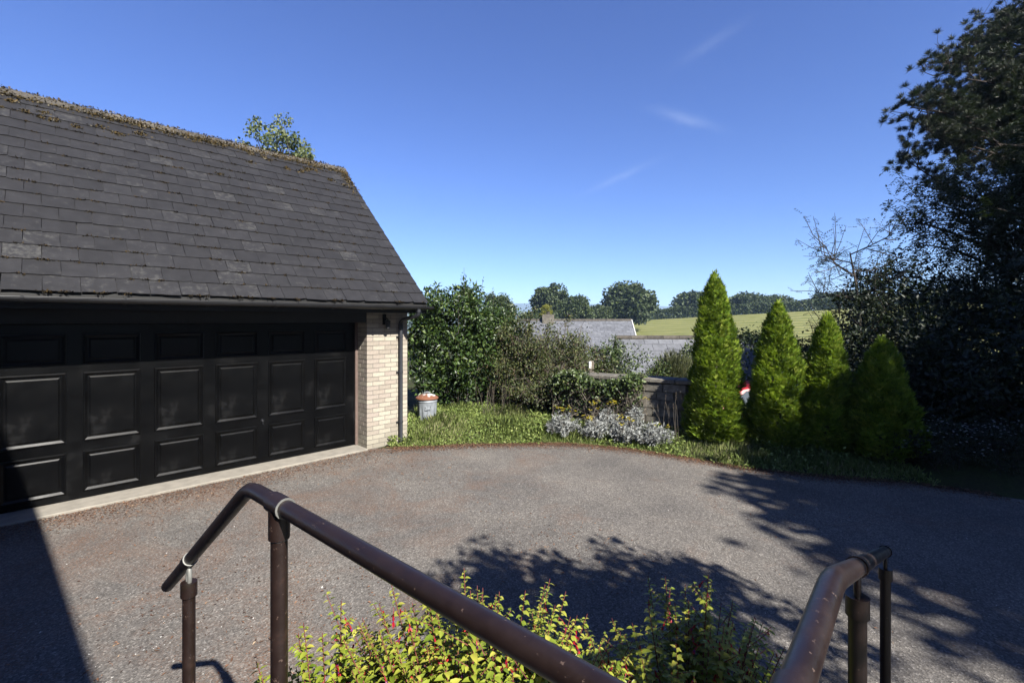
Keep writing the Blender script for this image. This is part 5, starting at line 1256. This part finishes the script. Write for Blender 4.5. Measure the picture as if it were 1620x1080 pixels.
# ------------------------------------------------------------------ fuchsia bushes
def fuchsia(label, cx, cy, rx, ry, ht, seed, n_st, spikes):
    g = np.random.default_rng(seed); root = empty('fuchsia_bush', (cx, cy, 0.0), 0, label, 'fuchsia', 'fuchsia bushes below the landing')
    m = MB(); LP, LA, LN, LL, LR = [], [], [], [], []; fl = []
    stems = []
    for i in range(n_st):
        th = g.random() * 6.283; q = math.sqrt(g.random()); tx, ty = rx * q * math.cos(th), ry * q * math.sin(th); stems.append((tx, ty, ht * (1 - 0.30 * q * q) * g.uniform(0.72, 1.0)))
    stems += spikes
    for (tx, ty, tz) in stems:
        b = np.array([tx * 0.3, ty * 0.3, -0.02]); t = np.array([tx, ty, tz]); mid = (b + t) / 2 + np.array([-tx * 0.12, -ty * 0.12, 0.06])
        pts = [b * (1 - u) ** 2 + 2 * u * (1 - u) * mid + t * u * u for u in np.linspace(0, 1, 8)]; m.tube([tuple(p) for p in pts], list(np.linspace(0.006, 0.0014, 8)), 5, False)
        Ls = np.linalg.norm(t - b); nn = int(Ls * 0.72 / 0.020); rot = g.random() * 3
        for k in range(nn):
            u = 0.28 + 0.72 * k / nn; j = min(6, int(u * 7)); f = u * 7 - j; p = pts[j] * (1 - f) + pts[j + 1] * f; d = (pts[j + 1] - pts[j]); d = d / np.linalg.norm(d); a0 = rot + k * 1.571
            s1 = np.cross(d, [0, 0.3, 1.0]); s1 /= max(1e-6, np.linalg.norm(s1)); s2_ = np.cross(d, s1)
            # occasional side shoot
            if g.random() < 0.20 and u < 0.9:
                sd = s1 * math.cos(a0) + s2_ * math.sin(a0); e = p + (sd * 0.7 + d * 0.6) * g.uniform(0.06, 0.16); m.tube([tuple(p), tuple(e)], [0.0022, 0.001], 4, False)
                for kk in range(5):
                    pp = p + (e - p) * (0.3 + 0.17 * kk)
                    for sg in (-1, 1): LP.append(pp); LA.append(np.cross(sd, [0, 0, 1.0]) * sg * 0.9 + sd * 0.35 + np.array([0, 0, .15])); LN.append(np.array([0, 0, 1.0]) + g.normal(0, .25, 3)); LL.append(0.026 * g.uniform(.6, 1.15)); LR.append(np.clip(g.normal(.45 + .25 * u, .2), 0, 1))
                if g.random() < .3: fl.append((e, g.uniform(.7, 1.1)))
            for sg in (0, math.pi):
                sd = s1 * math.cos(a0 + sg) + s2_ * math.sin(a0 + sg)
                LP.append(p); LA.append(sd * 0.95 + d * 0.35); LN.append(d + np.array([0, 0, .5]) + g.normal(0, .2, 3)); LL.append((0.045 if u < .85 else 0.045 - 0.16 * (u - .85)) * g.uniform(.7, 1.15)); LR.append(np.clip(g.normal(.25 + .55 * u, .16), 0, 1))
            if u > .35 and g.random() < .085: sd = s1 * math.cos(a0 + .7) + s2_ * math.sin(a0 + .7); fl.append((p + sd * .012, g.uniform(.75, 1.15)))
    m.build('stems', M['redstem'], root)
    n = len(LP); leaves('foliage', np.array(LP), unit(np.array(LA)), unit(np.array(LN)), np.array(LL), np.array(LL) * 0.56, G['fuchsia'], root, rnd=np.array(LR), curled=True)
    # flowers: thin stalk, tube, four sepals, purple corolla
    st = MB(); C, A, L_, Wd = [], [], [], []; Cp, Ap = [], []
    for (p, s) in fl:
        side_ = g.normal(size=3) * .25; dn = np.array([side_[0], side_[1], -1.0]); dn /= np.linalg.norm(dn); q = p + np.array([side_[0], side_[1], 0]) * .04 + dn * .022 * s; st.tube([tuple(p), tuple(p * .4 + q * .6 + np.array([0, 0, .004])), tuple(q)], [.0008] * 3, 3, False)
        e = q + dn * .016 * s; st.tube([tuple(q), tuple(q + dn * .004 * s), tuple(e)], [.0022 * s, .0032 * s, .0036 * s], 6, True)
        o1 = np.cross(dn, g.normal(size=3)); o1 /= np.linalg.norm(o1); o2 = np.cross(dn, o1); op = g.uniform(.15, .8)
        for k in range(4): a = k * 1.571; C.append(e); A.append(dn + (o1 * math.cos(a) + o2 * math.sin(a)) * op); L_.append(.024 * s); Wd.append(.008 * s)
        for k in range(4): a = k * 1.571 + .8; Cp.append(e); Ap.append(dn + (o1 * math.cos(a) + o2 * math.sin(a)) * .22)
    fo = st.build('flower_tubes', G['red'], root); fo['kind'] = 'stuff'
    C = np.array(C); leaves('flower_sepals', C, unit(np.array(A)), rdir(len(C), g), np.array(L_), np.array(Wd), G['red'], root, .2, .0, kind='stuff', g=g)
    Cp = np.array(Cp); leaves('flower_corollas', Cp, unit(np.array(Ap)), rdir(len(Cp), g), .011, .008, G['purple'], root, .2, .0, kind='stuff', g=g)
def sp(px, py, Y, cx, cy): p = at(px, py, Y); return (p.x - cx, p.y - cy, p.z)
fuchsia('sunlit yellow-green fuchsia bush with red flowers below the rail facing the garage', -0.12, 1.72, 0.62, 0.36, 1.30, 181, 140,
        [sp(870, 915, 1.85, -.12, 1.72), sp(790, 935, 1.8, -.12, 1.72), sp(718, 945, 1.8, -.12, 1.72), sp(860, 960, 1.7, -.12, 1.72), sp(905, 1020, 1.6, -.12, 1.72), sp(948, 1030, 1.6, -.12, 1.72), sp(600, 955, 1.75, -.12, 1.72), sp(640, 960, 1.75, -.12, 1.72)])
fuchsia('sparse fuchsia sprays with red flowers between the two rail posts', -0.66, 1.78, 0.34, 0.20, 1.06, 182, 44, [sp(540, 950, 1.75, -.66, 1.78), sp(480, 985, 1.75, -.66, 1.78), sp(405, 1045, 1.75, -.66, 1.78), sp(510, 1000, 1.75, -.66, 1.78)])
fuchsia('shaded dark green fuchsia bush beside the gently sloping rail', 0.72, 1.92, 0.48, 0.34, 1.18, 183, 80, [sp(1025, 955, 1.9, .72, 1.92), sp(1085, 965, 1.95, .72, 1.92), sp(1150, 1000, 1.9, .72, 1.92), sp(1000, 985, 1.85, .72, 1.92)])

# ------------------------------------------------------------------ overall reflectance level of the painted, stone and leaf materials
REFL = 0.575
for mt in bpy.data.materials:
    if not mt.use_nodes: continue
    nt = mt.node_tree
    for nd in list(nt.nodes):
        if nd.type in ('BSDF_PRINCIPLED', 'BSDF_TRANSLUCENT'):
            sk = nd.inputs['Base Color' if nd.type == 'BSDF_PRINCIPLED' else 'Color']
            if sk.is_linked:
                src = sk.links[0].from_socket
                mx = nt.nodes.new('ShaderNodeMixRGB'); mx.blend_type = 'MULTIPLY'; mx.inputs[0].default_value = 1.0
                mx.inputs[2].default_value = (REFL, REFL, REFL, 1); nt.links.new(src, mx.inputs[1]); nt.links.new(mx.outputs[0], sk)
            else:
                c = sk.default_value; sk.default_value = (c[0] * REFL, c[1] * REFL, c[2] * REFL, 1)

# ------------------------------------------------------------------ haze
m = MB(); m.box(-3650, 3650, -420, 3760, -60, 125)
hm = bpy.data.materials.new('haze'); hm.use_nodes = True; hn = hm.node_tree.nodes
for n in list(hn):
    if n.type == 'BSDF_PRINCIPLED': hn.remove(n)
pv = hn.new('ShaderNodeVolumePrincipled'); pv.inputs['Color'].default_value = (0.45, 0.66, 1.0, 1); pv.inputs['Density'].default_value = 0.00024; pv.inputs['Anisotropy'].default_value = 0.0
hm.node_tree.links.new(pv.outputs[0], hn['Material Output'].inputs['Volume'])
o = m.build('haze', hm); o['kind'] = 'stuff'; o.display_type = 'WIRE'
